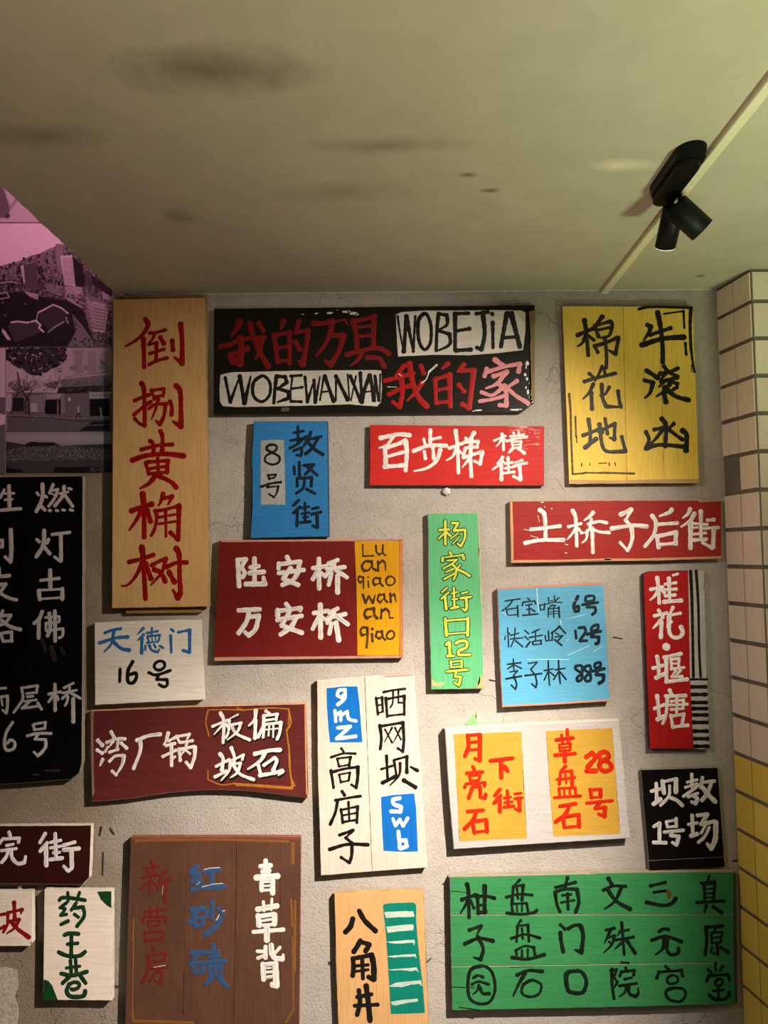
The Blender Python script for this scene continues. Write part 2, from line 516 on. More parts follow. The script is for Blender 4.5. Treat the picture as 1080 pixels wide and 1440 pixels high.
rng = random.Random(3)
edge = []
k = 90
for i in range(k + 1):
    y = -2.6 * i / k
    edge.append(Vector((XL + (rng.uniform(-0.004, 0.003) if i else 0), y)))
bm = bmesh.new()
low = [bm.verts.new((p.x, p.y, CEIL)) for p in edge]; up = [bm.verts.new((p.x, p.y, CEIL + 0.16)) for p in edge]
lo2 = [bm.verts.new((2.6, p.y, CEIL)) for p in edge]; up2 = [bm.verts.new((2.6, p.y, CEIL + 0.16)) for p in edge]
for i in range(k):
    bm.faces.new((low[i], low[i + 1], lo2[i + 1], lo2[i])); bm.faces.new((up[i + 1], up[i], up2[i], up2[i + 1]))
    bm.faces.new((low[i + 1], low[i], up[i], up[i + 1])); bm.faces.new((lo2[i], lo2[i + 1], up2[i + 1], up2[i]))
bm.faces.new((low[0], lo2[0], up2[0], up[0])); bm.faces.new((low[k], up[k], up2[k], lo2[k]))
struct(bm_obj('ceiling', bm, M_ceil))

# pale caulk bead where ceiling meets wall
def tube(bm, path, rad, seg=8, cap=True):
    prev = None; n = len(path)
    for i, p in enumerate(path):
        t = (path[min(n - 1, i + 1)] - path[max(0, i - 1)]).normalized()
        a = t.orthogonal().normalized() if abs(t.z) > 0.99 else t.cross(Vector((0, 0, 1))).normalized()
        b = t.cross(a)
        r = rad[i] if isinstance(rad, (list, tuple)) else rad
        ring = [bm.verts.new(p + a * (r * math.cos(2 * math.pi * k / seg)) + b * (r * math.sin(2 * math.pi * k / seg))) for k in range(seg)]
        if prev:
            for k in range(seg): bm.faces.new((prev[k], prev[(k + 1) % seg], ring[(k + 1) % seg], ring[k]))
        elif cap: bm.faces.new(ring[::-1])
        prev = ring
    if cap: bm.faces.new(prev)
bm = bmesh.new(); rng = random.Random(5)
xe = P(1000, 405).x
pth = [Vector((XL + 0.04 + (xe - XL - 0.04) * i / 120, -0.001, CEIL - 0.001 + rng.uniform(-0.0006, 0.0006))) for i in range(121)]
tube(bm, pth, [0.0016 + rng.uniform(0, 0.0016) for _ in pth], 6)
struct(bm_obj('trim_1', bm, plain_mat('caulk', (0.55, 0.53, 0.45, 1), 0.6)))

# cable trunking along the ceiling
ra, rb = PZ(846, 412, CEIL), PZ(1082, 112, CEIL)
XR = (ra.x + rb.x) / 2 + 0.002
bm = bmesh.new()
prof = [(-0.0125, 0), (-0.0125, -0.010), (-0.0105, -0.013), (0.0105, -0.013), (0.0125, -0.010), (0.0125, 0)]
xr0, xr1 = ra.x, rb.x
def railx(y): return xr0 + (xr1 - xr0) * (y - ra.y) / (rb.y - ra.y)
A = [bm.verts.new((railx(0) + a, 0.0, CEIL + b)) for a, b in prof]
B = [bm.verts.new((railx(-2.5) + a, -2.5, CEIL + b)) for a, b in prof]
for i in range(6): bm.faces.new((A[i], A[(i + 1) % 6], B[(i + 1) % 6], B[i]))
bm.faces.new(A); bm.faces.new(B[::-1])
o = bm_obj('cable_trunking', bm, plain_mat('cream_pvc', (0.72, 0.66, 0.47, 1), 0.45, nz=0.06))
tag(o, 'long cream plastic cable trunking running along the ceiling past the spotlight', 'trunking')

# ------------------------------------------------------------------ tiled pillar on the right
M_grout = cement_mat('grout', hexc('7a7468'), hexc('857d70'), hexc('5d564c'), bumpy=0.4)
def tile_mat(name, a, b_, rough=0.22):
    m, nt, b = new_mat(name)
    v = coords(nt, (1, 1, 1)); g = noise(nt, v, 9, 3); g2 = noise(nt, coords(nt, (30, 30, 3)), 6, 3)
    oi = nt.nodes.new('ShaderNodeObjectInfo')
    c = ramp(nt, oi.outputs['Random'], [(0.0, a), (1.0, b_)])
    c = mix(nt, ramp(nt, g2, [(0.45, (0, 0, 0)), (0.75, (0.3, 0.3, 0.3))]), c, scaled(a, 0.8))
    nt.links.new(c, b.inputs['Base Color']); b.inputs['Roughness'].default_value = rough
    b.inputs['Specular IOR Level'].default_value = 0.5
    bump(nt, b, g, 0.12, 0.003)
    return m
M_tw = tile_mat('glazed_tile_pale', hexc('e8d8c4'), hexc('efe2ce'))
M_ty = tile_mat('glazed_tile_yellow', hexc('f2da66'), hexc('e8cc56'))
PD = -0.145
wj = P(1008.5, 449); cj = P(1057, 424, PD)
zrow = lambda k: P(1008.5, 449).z - k * ROW
ROW = (P(1008.5, 449).z - P(1043, 1385).z) / 18
pa = Vector((wj.x + 0.002, 0.0)); pb = Vector((cj.x, PD))
du = (pb - pa); LU = du.length; du.normalize()
nside = Vector((du.y, -du.x))
if nside.x > 0: nside = -nside
pillar = bpy.data.objects.new('wall_right', None); COL.objects.link(pillar); pillar.location = (pb.x, PD, 0); struct(pillar)
bm = bmesh.new()
outl = [pa + Vector((0, 0.02)) , pb, Vector((pb.x + 0.75, PD)), Vector((pb.x + 0.75, 0.1)), Vector((pa.x, 0.1))]
g_in = 0.004
lo = [bm.verts.new((p.x, p.y, 0)) for p in outl]; hi = [bm.verts.new((p.x, p.y, CEIL)) for p in outl]
for i in range(5): bm.faces.new((lo[i], lo[(i + 1) % 5], hi[(i + 1) % 5], hi[i]))
bm.faces.new(lo[::-1]); bm.faces.new(hi)
bm_obj('grout_bed', bm, M_grout, pillar, origin=(pb.x, PD, 0))
def tile_mesh(name, w, h, th=0.0055, bev=0.0016):
    bm = bmesh.new(); bmesh.ops.create_cube(bm, size=1)
    bmesh.ops.scale(bm, vec=(w, th, h), verts=bm.verts)
    front = [e for e in bm.edges if all(v.co.y < 0 for v in e.verts)]
    bmesh.ops.bevel(bm, geom=front, offset=bev, segments=2, affect='EDGES', profile=0.6)
    me = bpy.data.meshes.new(name); bm.to_mesh(me); bm.free(); return me
GV, GH = 0.0044, 0.0128
TW = LU / 2
side_me = {}
TH = 0.005
def put_tile(cx, cy, cz, ang, me, mat):
    o = bpy.data.objects.new('tile', me); COL.objects.link(o)
    if not len(me.materials): me.materials.append(mat)
    o.parent = pillar; o.location = Vector((cx, cy, cz)) - pillar.location; o.rotation_euler = (0, 0, ang)
ang_side = math.atan2(-nside.x, nside.y) + math.pi  # local -Y faces out
ms = {False: tile_mesh('tile', TW - GV, ROW - GH), True: tile_mesh('tile', TW - GV, ROW - GH)}
FW = TW * 1.0
mf = {False: tile_mesh('tile', 0.078, ROW - GH), True: tile_mesh('tile', 0.078, ROW - GH)}
ztop = zrow(0)
rows = range(-1, int(ztop / ROW))
rt = random.Random(11)
top_h = CEIL - ztop - GH
ms_top = tile_mesh('tile', TW - GV, top_h - 0.004); mf_top = tile_mesh('tile', 0.078, top_h - 0.004)
angle_s = math.atan2(nside.y, nside.x) + math.pi / 2
for k in rows:
    yel = k >= 12
    zc = ztop - (k + 0.5) * ROW
    mat = M_ty if yel else M_tw
    for c in range(2):
        if k == 4 and c == 0: continue        # the missing tile, bare mortar shows
        u = (c + 0.5) * TW
        p = pa + du * u + nside * (0.0015 + rt.uniform(-0.0004, 0.0004))
        if k < 0: put_tile(p.x, p.y, ztop + GH / 2 + (top_h - 0.004) / 2, angle_s, ms_top, mat)
        else: put_tile(p.x, p.y, zc + rt.uniform(-0.0006, 0.0006), angle_s + rt.uniform(-0.008, 0.008), ms[yel], mat)
    for c in range(4):
        x = pb.x + 0.003 + 0.039 + c * 0.083
        if k < 0: put_tile(x, PD - 0.0015, ztop + GH / 2 + (top_h - 0.004) / 2, 0, mf_top, mat)
        else: put_tile(x, PD - 0.0015 + rt.uniform(-0.0004, 0.0004), zc + rt.uniform(-0.0006, 0.0006), rt.uniform(-0.008, 0.008), mf[yel], mat)

# ------------------------------------------------------------------ ceiling spotlight
M_blk = plain_mat('black_powder_coat', (0.004, 0.004, 0.0045, 1), 0.5, nz=0.05)
M_blk.node_tree.nodes['Principled BSDF'].inputs['Specular IOR Level'].default_value = 0.18
def lathe(bm, prof, mat4, seg=36):
    rings = []
    for r, z in prof:
        rings.append([bm.verts.new(mat4 @ Vector((r * math.cos(2 * math.pi * k / seg), r * math.sin(2 * math.pi * k / seg), z))) for k in range(seg)])
    for a, b in zip(rings, rings[1:]):
        for k in range(seg): bm.faces.new((a[k], a[(k + 1) % seg], b[(k + 1) % seg], b[k]))
    bm.faces.new(rings[0][::-1]); bm.faces.new(rings[-1])
def stadium(cx, y0, y1, hw, n=14):
    out = []
    for i in range(n + 1):
        a = math.pi * i / n; out.append(Vector((cx + hw * math.cos(a), y1 - hw + hw * math.sin(a))))
    for i in range(n + 1):
        a = math.pi + math.pi * i / n; out.append(Vector((cx + hw * math.cos(a), y0 + hw + hw * math.sin(a))))
    return out
pn, pf = PZ(975, 203, CEIL), PZ(930, 268, CEIL)      # near end, far end of the mounting plate
bx = (pn.x + pf.x) / 2; by0, by1 = min(pn.y, pf.y) - 0.015, max(pn.y, pf.y) + 0.01
lampT = thing('ceiling_spotlight', 'black twin-head spotlight on an oblong plate fixed to the ceiling beside the cream trunking', 'spotlight', (bx, (by0 + by1) / 2, CEIL))
LO = lampT.location.copy()
def prism(bm, outline, za, zb, taper=0.0):
    n = len(outline); c = sum(outline, Vector((0, 0))) / n
    a = [bm.verts.new((p.x, p.y, za)) for p in outline]
    b = [bm.verts.new((c.x + (p.x - c.x) * (1 - taper), c.y + (p.y - c.y) * (1 - taper), zb)) for p in outline]
    for i in range(n): bm.faces.new((a[i], a[(i + 1) % n], b[(i + 1) % n], b[i]))
    bm.faces.new(a[::-1]); bm.faces.new(b)
bm = bmesh.new(); prism(bm, stadium(bx, by0, by1, 0.034), CEIL, CEIL - 0.022, 0.05)
bm_obj('mounting_plate', bm, M_blk, lampT, origin=LO)
bm = bmesh.new()
hw = 0.027
box = stadium(bx, by0 + 0.022, by1, hw * 0.95)
prism(bm, box, CEIL - 0.020, CEIL - 0.036, 0.03)
bm_obj('driver_box', bm, M_blk, lampT, origin=LO)
dist = lambda px, py, dep: CO + ray(px, py).normalized() * dep
dref = (PZ(940, 262, CEIL) - CO).length
j1 = dist(945.5, 301, dref - 0.02); j2 = dist(957, 296, dref - 0.05)
heads = [(j1, dist(935.5, 347, dref + 0.005), 0.0245, True), (j2, dist(987, 323.5, dref - 0.045), 0.0285, False)]
M_lens = plain_mat('lamp_lens', (0.9, 0.85, 0.75, 1), 0.2, emit=(1.0, 0.9, 0.75), estr=0.8)
for (jj, tipp, rad, lit) in heads:
    top = Vector((jj.x, jj.y, CEIL - 0.035))
    bm = bmesh.new(); tube(bm, [top, Vector((jj.x, jj.y, jj.z))], 0.0048, 12)
    bm_obj('stem', bm, M_blk, lampT, origin=LO, smooth=False)
    ax = (tipp - jj).normalized(); L = (tipp - jj).length
    m4 = Matrix.Translation(jj) @ ax.to_track_quat('Z', 'Y').to_matrix().to_4x4()
    bm = bmesh.new()
    lathe(bm, [(rad * 0.9, -0.018), (rad, -0.015), (rad, L), (rad * 0.93, L + 0.0005), (rad * 0.88, L - 0.012)], m4)
    h = bm_obj('lamp_head', bm, M_blk, lampT, origin=LO)
    for p in h.data.polygons: p.use_smooth = len(p.vertices) == 4
    bm = bmesh.new()
    lathe(bm, [(rad * 0.985, L - 0.0005), (rad * 0.99, L + 0.0012), (rad * 0.88, L + 0.0012), (rad * 0.88, L - 0.0005)], m4)
    r = bm_obj('bezel_ring', bm, M_lens if lit else M_blk, h, origin=LO)
    if lit: r['label'] = 'glowing rim of the lit lamp head'

# ------------------------------------------------------------------ printed photographs, upper left
def print_panel(label, x0, y0, x1, y1, painter, res=1.6):
    nx, ny = int((x1 - x0) * res), int((y1 - y0) * res)
    X, Y = np.meshgrid(x0 + (np.arange(nx) + .5) / res, y0 + (np.arange(ny) + .5) / res)
    img = np.clip(painter(X, Y, np.random.RandomState(4)), 0.005, 0.95)
    pr = thing('photo_print', label, 'photograph', (P(x0, y1).x, 0, P(x0, y1).z), 'black and white photographs on the wall')
    o0 = pr.location
    corners = [P(x0, y0, -0.003), P(x1, y0, -0.003), P(x1, y1, -0.003), P(x0, y1, -0.003)]
    gx = np.linspace(0, 1, nx + 1); gy = np.linspace(0, 1, ny + 1)
    c = [np.array(v) for v in corners]
    U, V = np.meshgrid(gx, gy)
    pos = (c[0][None, None] * ((1 - U) * (1 - V))[..., None] + c[1][None, None] * (U * (1 - V))[..., None]
           + c[2][None, None] * (U * V)[..., None] + c[3][None, None] * ((1 - U) * V)[..., None]) - np.array(o0)
    verts = pos.reshape(-1, 3)
    I, J = np.meshgrid(np.arange(nx), np.arange(ny)); a = (J * (nx + 1) + I).ravel()
    faces = np.stack([a, a + nx + 1, a + nx + 2, a + 1], 1)
    me = bpy.data.meshes.new('print_face')
    me.vertices.add(len(verts)); me.vertices.foreach_set('co', verts.ravel())
    me.loops.add(faces.size); me.loops.foreach_set('vertex_index', faces.ravel())
    me.polygons.add(len(faces)); me.polygons.foreach_set('loop_start', np.arange(0, faces.size, 4))
    me.update(calc_edges=True); me.validate()
    at = me.color_attributes.new('ink', 'FLOAT_COLOR', 'CORNER')
    g = np.repeat(img.ravel(), 4); g = g ** 1.15 * 1.1; col = np.stack([g, g * 0.98, g * 1.05 + 0.003, np.ones_like(g)], 1).astype(np.float32)
    at.data.foreach_set('color', col.ravel())
    link('print_face', me, M_print, pr)
    bm = bmesh.new(); slab(bm, [Vector((v.x, v.z)) for v in corners], -0.0028, 0.0, 0.0002, 0, 0)
    bm_obj('backing_board', bm, M_back, pr, origin=o0)
M_print, nt, b = new_mat('photo_paper')
va = nt.nodes.new('ShaderNodeVertexColor'); va.layer_name = 'ink'
nt.links.new(va.outputs['Color'], b.inputs['Base Color']); b.inputs['Roughness'].default_value = 0.55
b.inputs['Specular IOR Level'].default_value = 0.2
M_back = plain_mat('print_backing', (0.35, 0.33, 0.34, 1), 0.7)
def inside(X, Y, pp):
    r = np.zeros(X.shape, bool); n = len(pp)
    for i in range(n):
        (xa, ya), (xb, yb) = pp[i], pp[(i + 1) % n]
        cnd = ((ya > Y) != (yb > Y)) & (X < (xb - xa) * (Y - ya) / ((yb - ya) if yb != ya else 1e-9) + xa)
        r ^= cnd
    return r
def nearline(X, Y, pp, w):
    r = np.zeros(X.shape, bool)
    for (xa, ya), (xb, yb) in zip(pp, pp[1:]):
        L2 = (xb - xa) ** 2 + (yb - ya) ** 2 + 1e-9
        t = np.clip(((X - xa) * (xb - xa) + (Y - ya) * (yb - ya)) / L2, 0, 1)
        r |= (X - xa - t * (xb - xa)) ** 2 + (Y - ya - t * (yb - ya)) ** 2 < w * w / 4
    return r
def blur(a, k=1):
    for _ in range(k):
        p = np.pad(a, 1, 'edge'); a = (p[1:-1, 1:-1] * 2 + p[:-2, 1:-1] + p[2:, 1:-1] + p[1:-1, :-2] + p[1:-1, 2:]) / 6
    return a
def cityscape(X, Y, rs):
    x, y = X * 6, (Y - 250) * 6
    im = np.full(X.shape, 0.62)
    F = lambda s, v: im.__setitem__(inside(x, y, pts(s)), v)
    Ln = lambda s, w, v: im.__setitem__(nearline(x, y, pts(s), w), v)
    hill = '-400,800 0,745 120,720 200,690 260,660 340,640 400,610 480,575 600,560 1000,560 1000,1440 -400,1440'
    m = inside(x, y, pts(hill))
    blk = rs.rand(140, 200); bi = blk[(np.clip(y / 13, 0, 139)).astype(int), (np.clip(x / 9 + 50, 0, 199)).astype(int)]
    im[m] = (0.03 + 0.22 * bi ** 3.5 + 0.07 * rs.rand(*X.shape) ** 2)[m]
    fog = m & (y < 860); im[fog] = (im * 0.7 + 0.10)[fog]
    for k in range(420):
        cx, cy = rs.uniform(-380, 930), rs.uniform(600, 1010)
        if cy < 745 - 0.30 * cx + 20: continue
        w_, h_ = rs.uniform(6, 24), rs.uniform(10, 46) * (0.6 + (cy - 600) / 500); v = rs.choice([0.02, 0.03, 0.05, 0.09, 0.16, 0.30], p=[.25, .25, .2, .15, .1, .05])
        im[(abs(x - cx) < w_ / 2) & (y > cy - h_) & (y < cy)] = v
        if v > 0.08: im[(abs(x - cx - w_ / 2) < 2.5) & (y > cy - h_) & (y < cy)] = 0.02
    F('-400,1010 200,960 330,1000 560,1040 700,1100 760,1290 820,1440 -400,1440', 0.02)
    F('90,1220 320,1210 370,1290 130,1390 70,1260', 0.06); F('330,1140 450,1080 570,1140 560,1215 420,1290 340,1210', 0.045)
    F('195,740 310,718 325,930 230,935', 0.09); F('175,745 200,740 215,895 200,885', 0.45)
    F('470,560 530,560 540,700 520,840 480,750', 0.22)
    F('610,660 700,740 720,920 640,915', 0.02); F('715,780 775,800 775,920 725,910', 0.07)
    F('508,660 610,655 637,920 548,905', 0.48)
    for r in range(15):
        for q in range(6): F(f'{530+q*14+r*1.6},{680+r*15} {538+q*14+r*1.6},{680+r*15} {538+q*14+r*1.6},{688+r*15} {530+q*14+r*1.6},{688+r*15}', 0.12)
    F('545,915 690,925 705,970 700,1110 560,1025', 0.32); F('640,1000 700,960 700,1110 640,1070', 0.14)
    for r in range(4): Ln(f'640,{960+r*35} 700,{985+r*38}', 6, 0.42)
    for q in range(4): F(f'{575+q*16},{975+q*4} {585+q*16},{977+q*4} {585+q*16},{1020+q*6} {575+q*16},{1015+q*6}', 0.06)
    F('715,975 800,1010 910,1060 905,1180 880,1300 780,1300 730,1180', 0.16)
    for r in range(8): Ln(f'{730+r*7},{1010+r*38} {790+r*4},{1090+r*28} {900-r*3},{1110+r*26}', 9, 0.34)
    Ln('905,1130 880,1300 790,1290', 7, 0.45); F('780,1040 890,1070 880,1100 775,1075', 0.30)
    F('860,960 945,985 945,1040 865,1020', 0.26); F('775,820 950,950 940,1010 775,900', 0.02)
    Ln('95,1220 150,1212 230,1222 300,1205 345,1240 330,1265 370,1298', 12, 0.62)
    Ln('310,1215 320,1140 380,1110 450,1072 520,1100 575,1145', 11, 0.55); Ln('560,1180 575,1225', 9, 0.5)
    Ln('410,1300 470,1255 540,1215', 12, 0.3); F('20,1270 60,1310 95,1370 60,1360 20,1300', 0.5)
    Ln('0,890 90,880 150,890', 8, 0.4); Ln('0,1025 80,1010 60,970 0,980', 8, 0.4)
    F('200,960 330,985 320,1030 260,1010', 0.35); Ln('350,960 420,945 560,965', 10, 0.2)
    F('380,890 460,900 470,985 400,960', 0.2); F('470,910 530,920 530,1000 475,985', 0.28)
    for q in range(3): F(f'{485+q*16},925 {493+q*16},927 {493+q*16},985 {485+q*16},980', 0.05)
    road = inside(x, y, pts('610,1150 700,1250 830,1440 560,1440 640,1300')); im[road] = 0.12 + 0.08 * rs.rand(*X.shape)[road]
    for k in range(500):
        cx, cy = rs.uniform(-380, 940), rs.uniform(1000, 1440)
        if inside(np.array([[cx]]), np.array([[cy]]), pts('90,1220 320,1210 370,1290 130,1390 70,1260'))[0, 0] or inside(np.array([[cx]]), np.array([[cy]]), pts('330,1140 450,1080 570,1140 560,1215 420,1290 340,1210'))[0, 0] or (700 < cx < 910 and cy < 1300): continue
        im[((x - cx) ** 2 + (y - cy) ** 2) < rs.uniform(3, 9) ** 2] = rs.choice([0.004, 0.01, 0.03, 0.07, 0.16], p=[.35, .3, .2, .1, .05])
    return blur(im * (0.9 + 0.2 * rs.rand(*X.shape)), 1)
def streetscene(X, Y, rs):
    x, y = X * 6.545, (Y - 480) * 6.545
    im = np.full(X.shape, 0.40)
    F = lambda s, v: im.__setitem__(inside(x, y, pts(s)), v)
    Ln = lambda s, w, v: im.__setitem__(nearline(x, y, pts(s), w), v)
    F('480,210 650,60 1080,60 1080,320 500,350', 0.33); F('660,60 1080,60 1080,290 670,310', 0.28)
    for q in range(3): F(f'{690+q*120},100 {760+q*120},90 {760+q*120},290 {690+q*120},300', 0.22)
    Ln('600,330 1000,285', 5, 0.08); Ln('680,100 760,90', 5, 0.08); F('910,150 980,220 930,215', 0.12)
    for q, w in enumerate(('520,255 575,250; 548,255 550,290; 530,275 560,275', '645,240 690,235; 655,225 650,270; 680,225 670,260; 650,260 685,255',
                           '770,235 800,240; 795,225 770,265; 775,250 810,262', '900,230 905,250 950,245; 925,215 925,250; 948,230 950,250')):
        for st in w.split(';'): Ln(st, 7, 0.10)
    F('560,350 1080,300 1080,420 560,430', 0.17)
    F('60,470 1080,480 1080,700 60,700', 0.13); F('540,425 1080,400 1080,460 520,490', 0.02)
    F('60,480 110,480 110,650 60,650', 0.35); F('115,525 220,520 220,650 120,650', 0.02)
    F('280,500 390,490 395,650 280,655', 0.20); F('280,570 340,570 340,650 285,650', 0.35)
    F('400,480 590,480 600,660 400,680', 0.20); F('415,540 525,535 525,675 412,670', 0.008); F('535,535 560,535 560,680 540,680', 0.01)
    F('430,490 560,485 555,525 430,530', 0.3); F('820,470 1010,470 1005,525 820,530', 0.32); F('825,535 1005,535 1005,690 825,690', 0.008)
    for k in range(5): Ln(f'{840+k*32},490 {862+k*32},505', 6, 0.08)
    F('60,690 1080,690 1080,840 60,840', 0.115); Ln('60,690 400,700 720,735 1010,730', 7, 0.03); Ln('60,680 700,710 1010,705', 5, 0.25)
    F('850,740 1010,735 1010,825 720,825', 0.02); Ln('800,775 1010,765', 8, 0.14)
    Ln('100,670 130,560 160,480 250,440', 12, 0.02); Ln('265,680 260,540 190,440 160,290', 13, 0.02); Ln('240,670 230,560 300,440', 10, 0.02)
    Ln('700,700 720,650 745,705', 10, 0.02); F('710,600 730,600 735,655 708,655', 0.3); F('915,610 930,610 940,700 925,700', 0.2)
    F('630,520 648,520 648,548 630,548', 0.5)
    for k in range(620):
        a, r = rs.rand(2)
        cx, cy = 60 + 540 * a, 60 + 250 * r
        if cy > 330 - 0.55 * abs(cx - 330) : continue
        s = 7 + 12 * rs.rand(); im[((x - cx) ** 2 / 1.5 + (y - cy) ** 2) < s * s] = 0.01 + 0.05 * rs.rand()
    for (bx_, by_, sp_) in ((160, 470, 120), (240, 460, 150), (500, 440, 130), (960, 470, 170)):
        for q in range(34):
            a = rs.uniform(-2.9, -0.25); L_ = rs.uniform(40, sp_)
            mx, my = bx_ + L_ * 0.5 * math.cos(a), by_ + L_ * 0.6 * math.sin(a)
            Ln(f'{bx_},{by_} {mx},{my} {mx+L_*0.5*math.cos(a+rs.uniform(-.6,.6))},{my+L_*0.5*math.sin(a)}', 3.5, 0.04 + 0.08 * rs.rand())
    for k in range(170):
        cx, cy = 60 + 950 * rs.rand(), 380 + 90 * rs.rand(); a = rs.uniform(-1, 1)
        Ln(f'{cx},{cy} {cx+40*math.cos(a)},{cy-40*abs(math.sin(a))}', 4, 0.03 + 0.1 * rs.rand())
    return blur(im * (0.85 + 0.3 * rs.rand(*X.shape)), 1)
def panorama(X, Y, rs):
    x, y = X * 6.545, (Y - 480) * 6.545
    im = 0.20 + 0.10 * np.exp(-((y - 890) / 60) ** 2)
    F = lambda s, v: im.__setitem__(inside(x, y, pts(s)), v)
    F('50,920 230,950 270,925 500,930 560,960 1080,940 1080,1020 50,1010', 0.05)
    F('230,950 280,925 480,930 520,960 400,990 250,985', 0.02)
    ct = inside(x, y, pts('50,1010 200,970 600,960 1080,1000 1080,1110 50,1110'))
    im[ct] = (0.02 + 0.3 * rs.rand(*X.shape) ** 3)[ct]
    F('50,1100 1080,1085 1080,1220 50,1220', 0.06); F('50,1160 200,1180 230,1220 50,1220', 0.01); F('500,1160 1080,1150 1080,1220 480,1220', 0.012)
    sp = inside(x, y, pts('820,1160 1000,1150 1000,1210 820,1200')); im[sp] = (0.25 * rs.rand(*X.shape) ** 4)[sp]
    return im
def portrait(X, Y, rs):
    x, y = X * 6, (Y - 250) * 6
    im = 0.42 + 0.05 * rs.rand(*X.shape)
    d = inside(x, y, pts('-400,-200 0,60 40,110 90,260 60,340 -50,330 -400,380')); im[d] = 0.14
    im[((x - 65) ** 2 + (y - 320) ** 2) < 420] = 0.06; im[nearline(x, y, pts('90,250 130,200 150,140'), 26)] = 0.28
    return blur(im, 2)
def pale(X, Y, rs): return 0.42 + 0.03 * np.sin(X * 0.3) + 0.02 * rs.rand(*X.shape)
def dusk(X, Y, rs):
    im = 0.10 + 0.06 * np.sin(X * 1.9) ** 2; im[((X - 0) ** 2 / 3 + (Y - 590) ** 2) < 60] = 0.5
    return im
print_panel('black and white aerial photograph of a city with a zigzag bridge over water', -70, 314, 157.5, 487, cityscape)
print_panel('black and white photograph of a shop street with trees and people walking', 8.5, 489, 157, 606.5, streetscene)
print_panel('low wide photograph of a riverside town panorama under the shop street picture', 8.5, 607.5, 157, 664.5, panorama)
print_panel('pale close-up photograph cut off by the ceiling edge, topmost of the prints', -70, 215, 157.5, 312.5, portrait, 1.0)
print_panel('blank pale photograph left of the shop street picture at the frame edge', -70, 489, 7.2, 559, pale, 1.0)
print_panel('dark striped photograph left of the town panorama at the frame edge', -70, 560, 7.2, 665, dusk, 1.0)
# ------------------------------------------------------------------ painted street-name boards
E_raw = board_mat('a8895c', 'h', 0.1); E_peach = board_mat('c79a78', 'h', 0.2); E_white = board_mat('c9bfb0', 'h', 0.2)
E_dark = board_mat('3a2a22', 'h', 0.1); E_grey = board_mat('8d8473', 'h', 0.1)
WHT = paint_mat('e6e0da', 0.45, 'a59a9a'); BLK = paint_mat('0b0908', 0.1, '1c1815'); RED = paint_mat('9a0f0c', 0.3, '6a0806')
PALE = paint_mat('d8d2c4', 0.35, 'a8a294'); WOOD = paint_mat('c39a6c', 0.4, 'a37a4c'); ORG = paint_mat('a06a22', 0.85, '5a2a1c')

def crp(x, y, s): return (x, y, s)

# 1 tall wooden board, red characters
s = Sign('sign_board', 'tall bare wooden board with five red characters, hanging beside the photographs', 'sign',
         [(159, 421), (289, 418), (291.5, 700), (294, 853), (157, 855.5), (158, 640)], 0.022, board_mat('cba06a', 'v', 0.08, 'b88e5c'), E_raw, off=0.006, seed=1)
for pl in ([(174, 414.5), (282, 414.5), (282, 424), (174, 424)], [(176.5, 846), (282.5, 846), (283, 861.5), (177, 863)]):
    bm = bmesh.new(); q = [P(x, y, -0.016) for x, y in pl]
    slab(bm, densify([Vector((p.x, p.z)) for p in q], 0.02, 0.0004, s.rng), -0.016, 0.0, 0.001, 0, 0)
    bm_obj('batten', bm, board_mat('96713f', 'h', 0.3, '5e3a2a'), s.root, origin=(s.cx, 0, s.cz))
s.ink(crp(165, 440, 9), 62, RED, '355,80 390,150 330,260 230,350 100,425; 330,330 335,500 340,690; @45 410,255 500,245 610,215; @45 480,250 445,330 380,400; @40 400,400 500,375; @60 545,310 590,390; @45 410,515 590,460; @50 495,390 490,610; @45 400,655 500,605 630,570; @60 695,350 705,470; @65 800,140 820,350 820,640 720,560 | @60 305,890 335,950 345,1200 345,1430; @45 345,1430 280,1400 220,1340; @50 220,1110 330,1060 405,1035; @50 210,1290 330,1190 425,1125; @45 430,975 470,1090; @45 440,980 590,960 585,1070; @40 480,1060 570,1045; @45 400,1210 480,1160 610,1150; @52 610,1150 590,1300 540,1410 480,1360; @45 520,1090 480,1230 430,1350; @55 665,1120 690,1200 685,1290; @65 745,920 795,1000 805,1250 805,1440 700,1370')
s.ink(crp(165, 600, 9), 60, RED, '@55 545,55 570,130 568,310; @55 415,180 455,220 460,330; @50 305,290 500,240 700,225; @65 190,425 350,370 600,345 840,370; @50 360,460 400,600; @50 370,450 640,430; @55 640,430 630,580; @42 420,530 630,500; @45 510,400 520,590; @45 410,595 630,575; @65 480,620 400,720 290,780; @60 540,630 680,700 745,770 | @70 320,850 335,1000 340,1260 340,1400; @65 180,1065 300,1020 435,980; @60 310,1040 260,1150 180,1270 150,1310; @62 380,1060 420,1200; @55 580,850 550,950 520,1000; @50 600,905 695,880 640,990; @50 480,1060 500,1150 470,1300 430,1375; @45 490,1065 600,1050 790,1000; @65 780,1000 775,1250 770,1430; @55 770,1430 670,1340; @40 610,1060 615,1300 615,1390; @35 520,1150 730,1110; @35 530,1230 730,1200')
s.ink(crp(165, 710, 8.467), 60, RED, '@65 290,500 310,650 320,850 335,1120; @52 140,680 300,640 430,595; @50 300,680 230,830 130,950 50,965; @58 340,700 400,880; @48 410,720 500,670 580,640 530,800 400,955; @58 440,770 520,810 570,910; @52 590,740 700,690 825,685; @60 700,515 735,600 740,850 750,1040 720,1110 660,1010; @60 615,800 680,920')

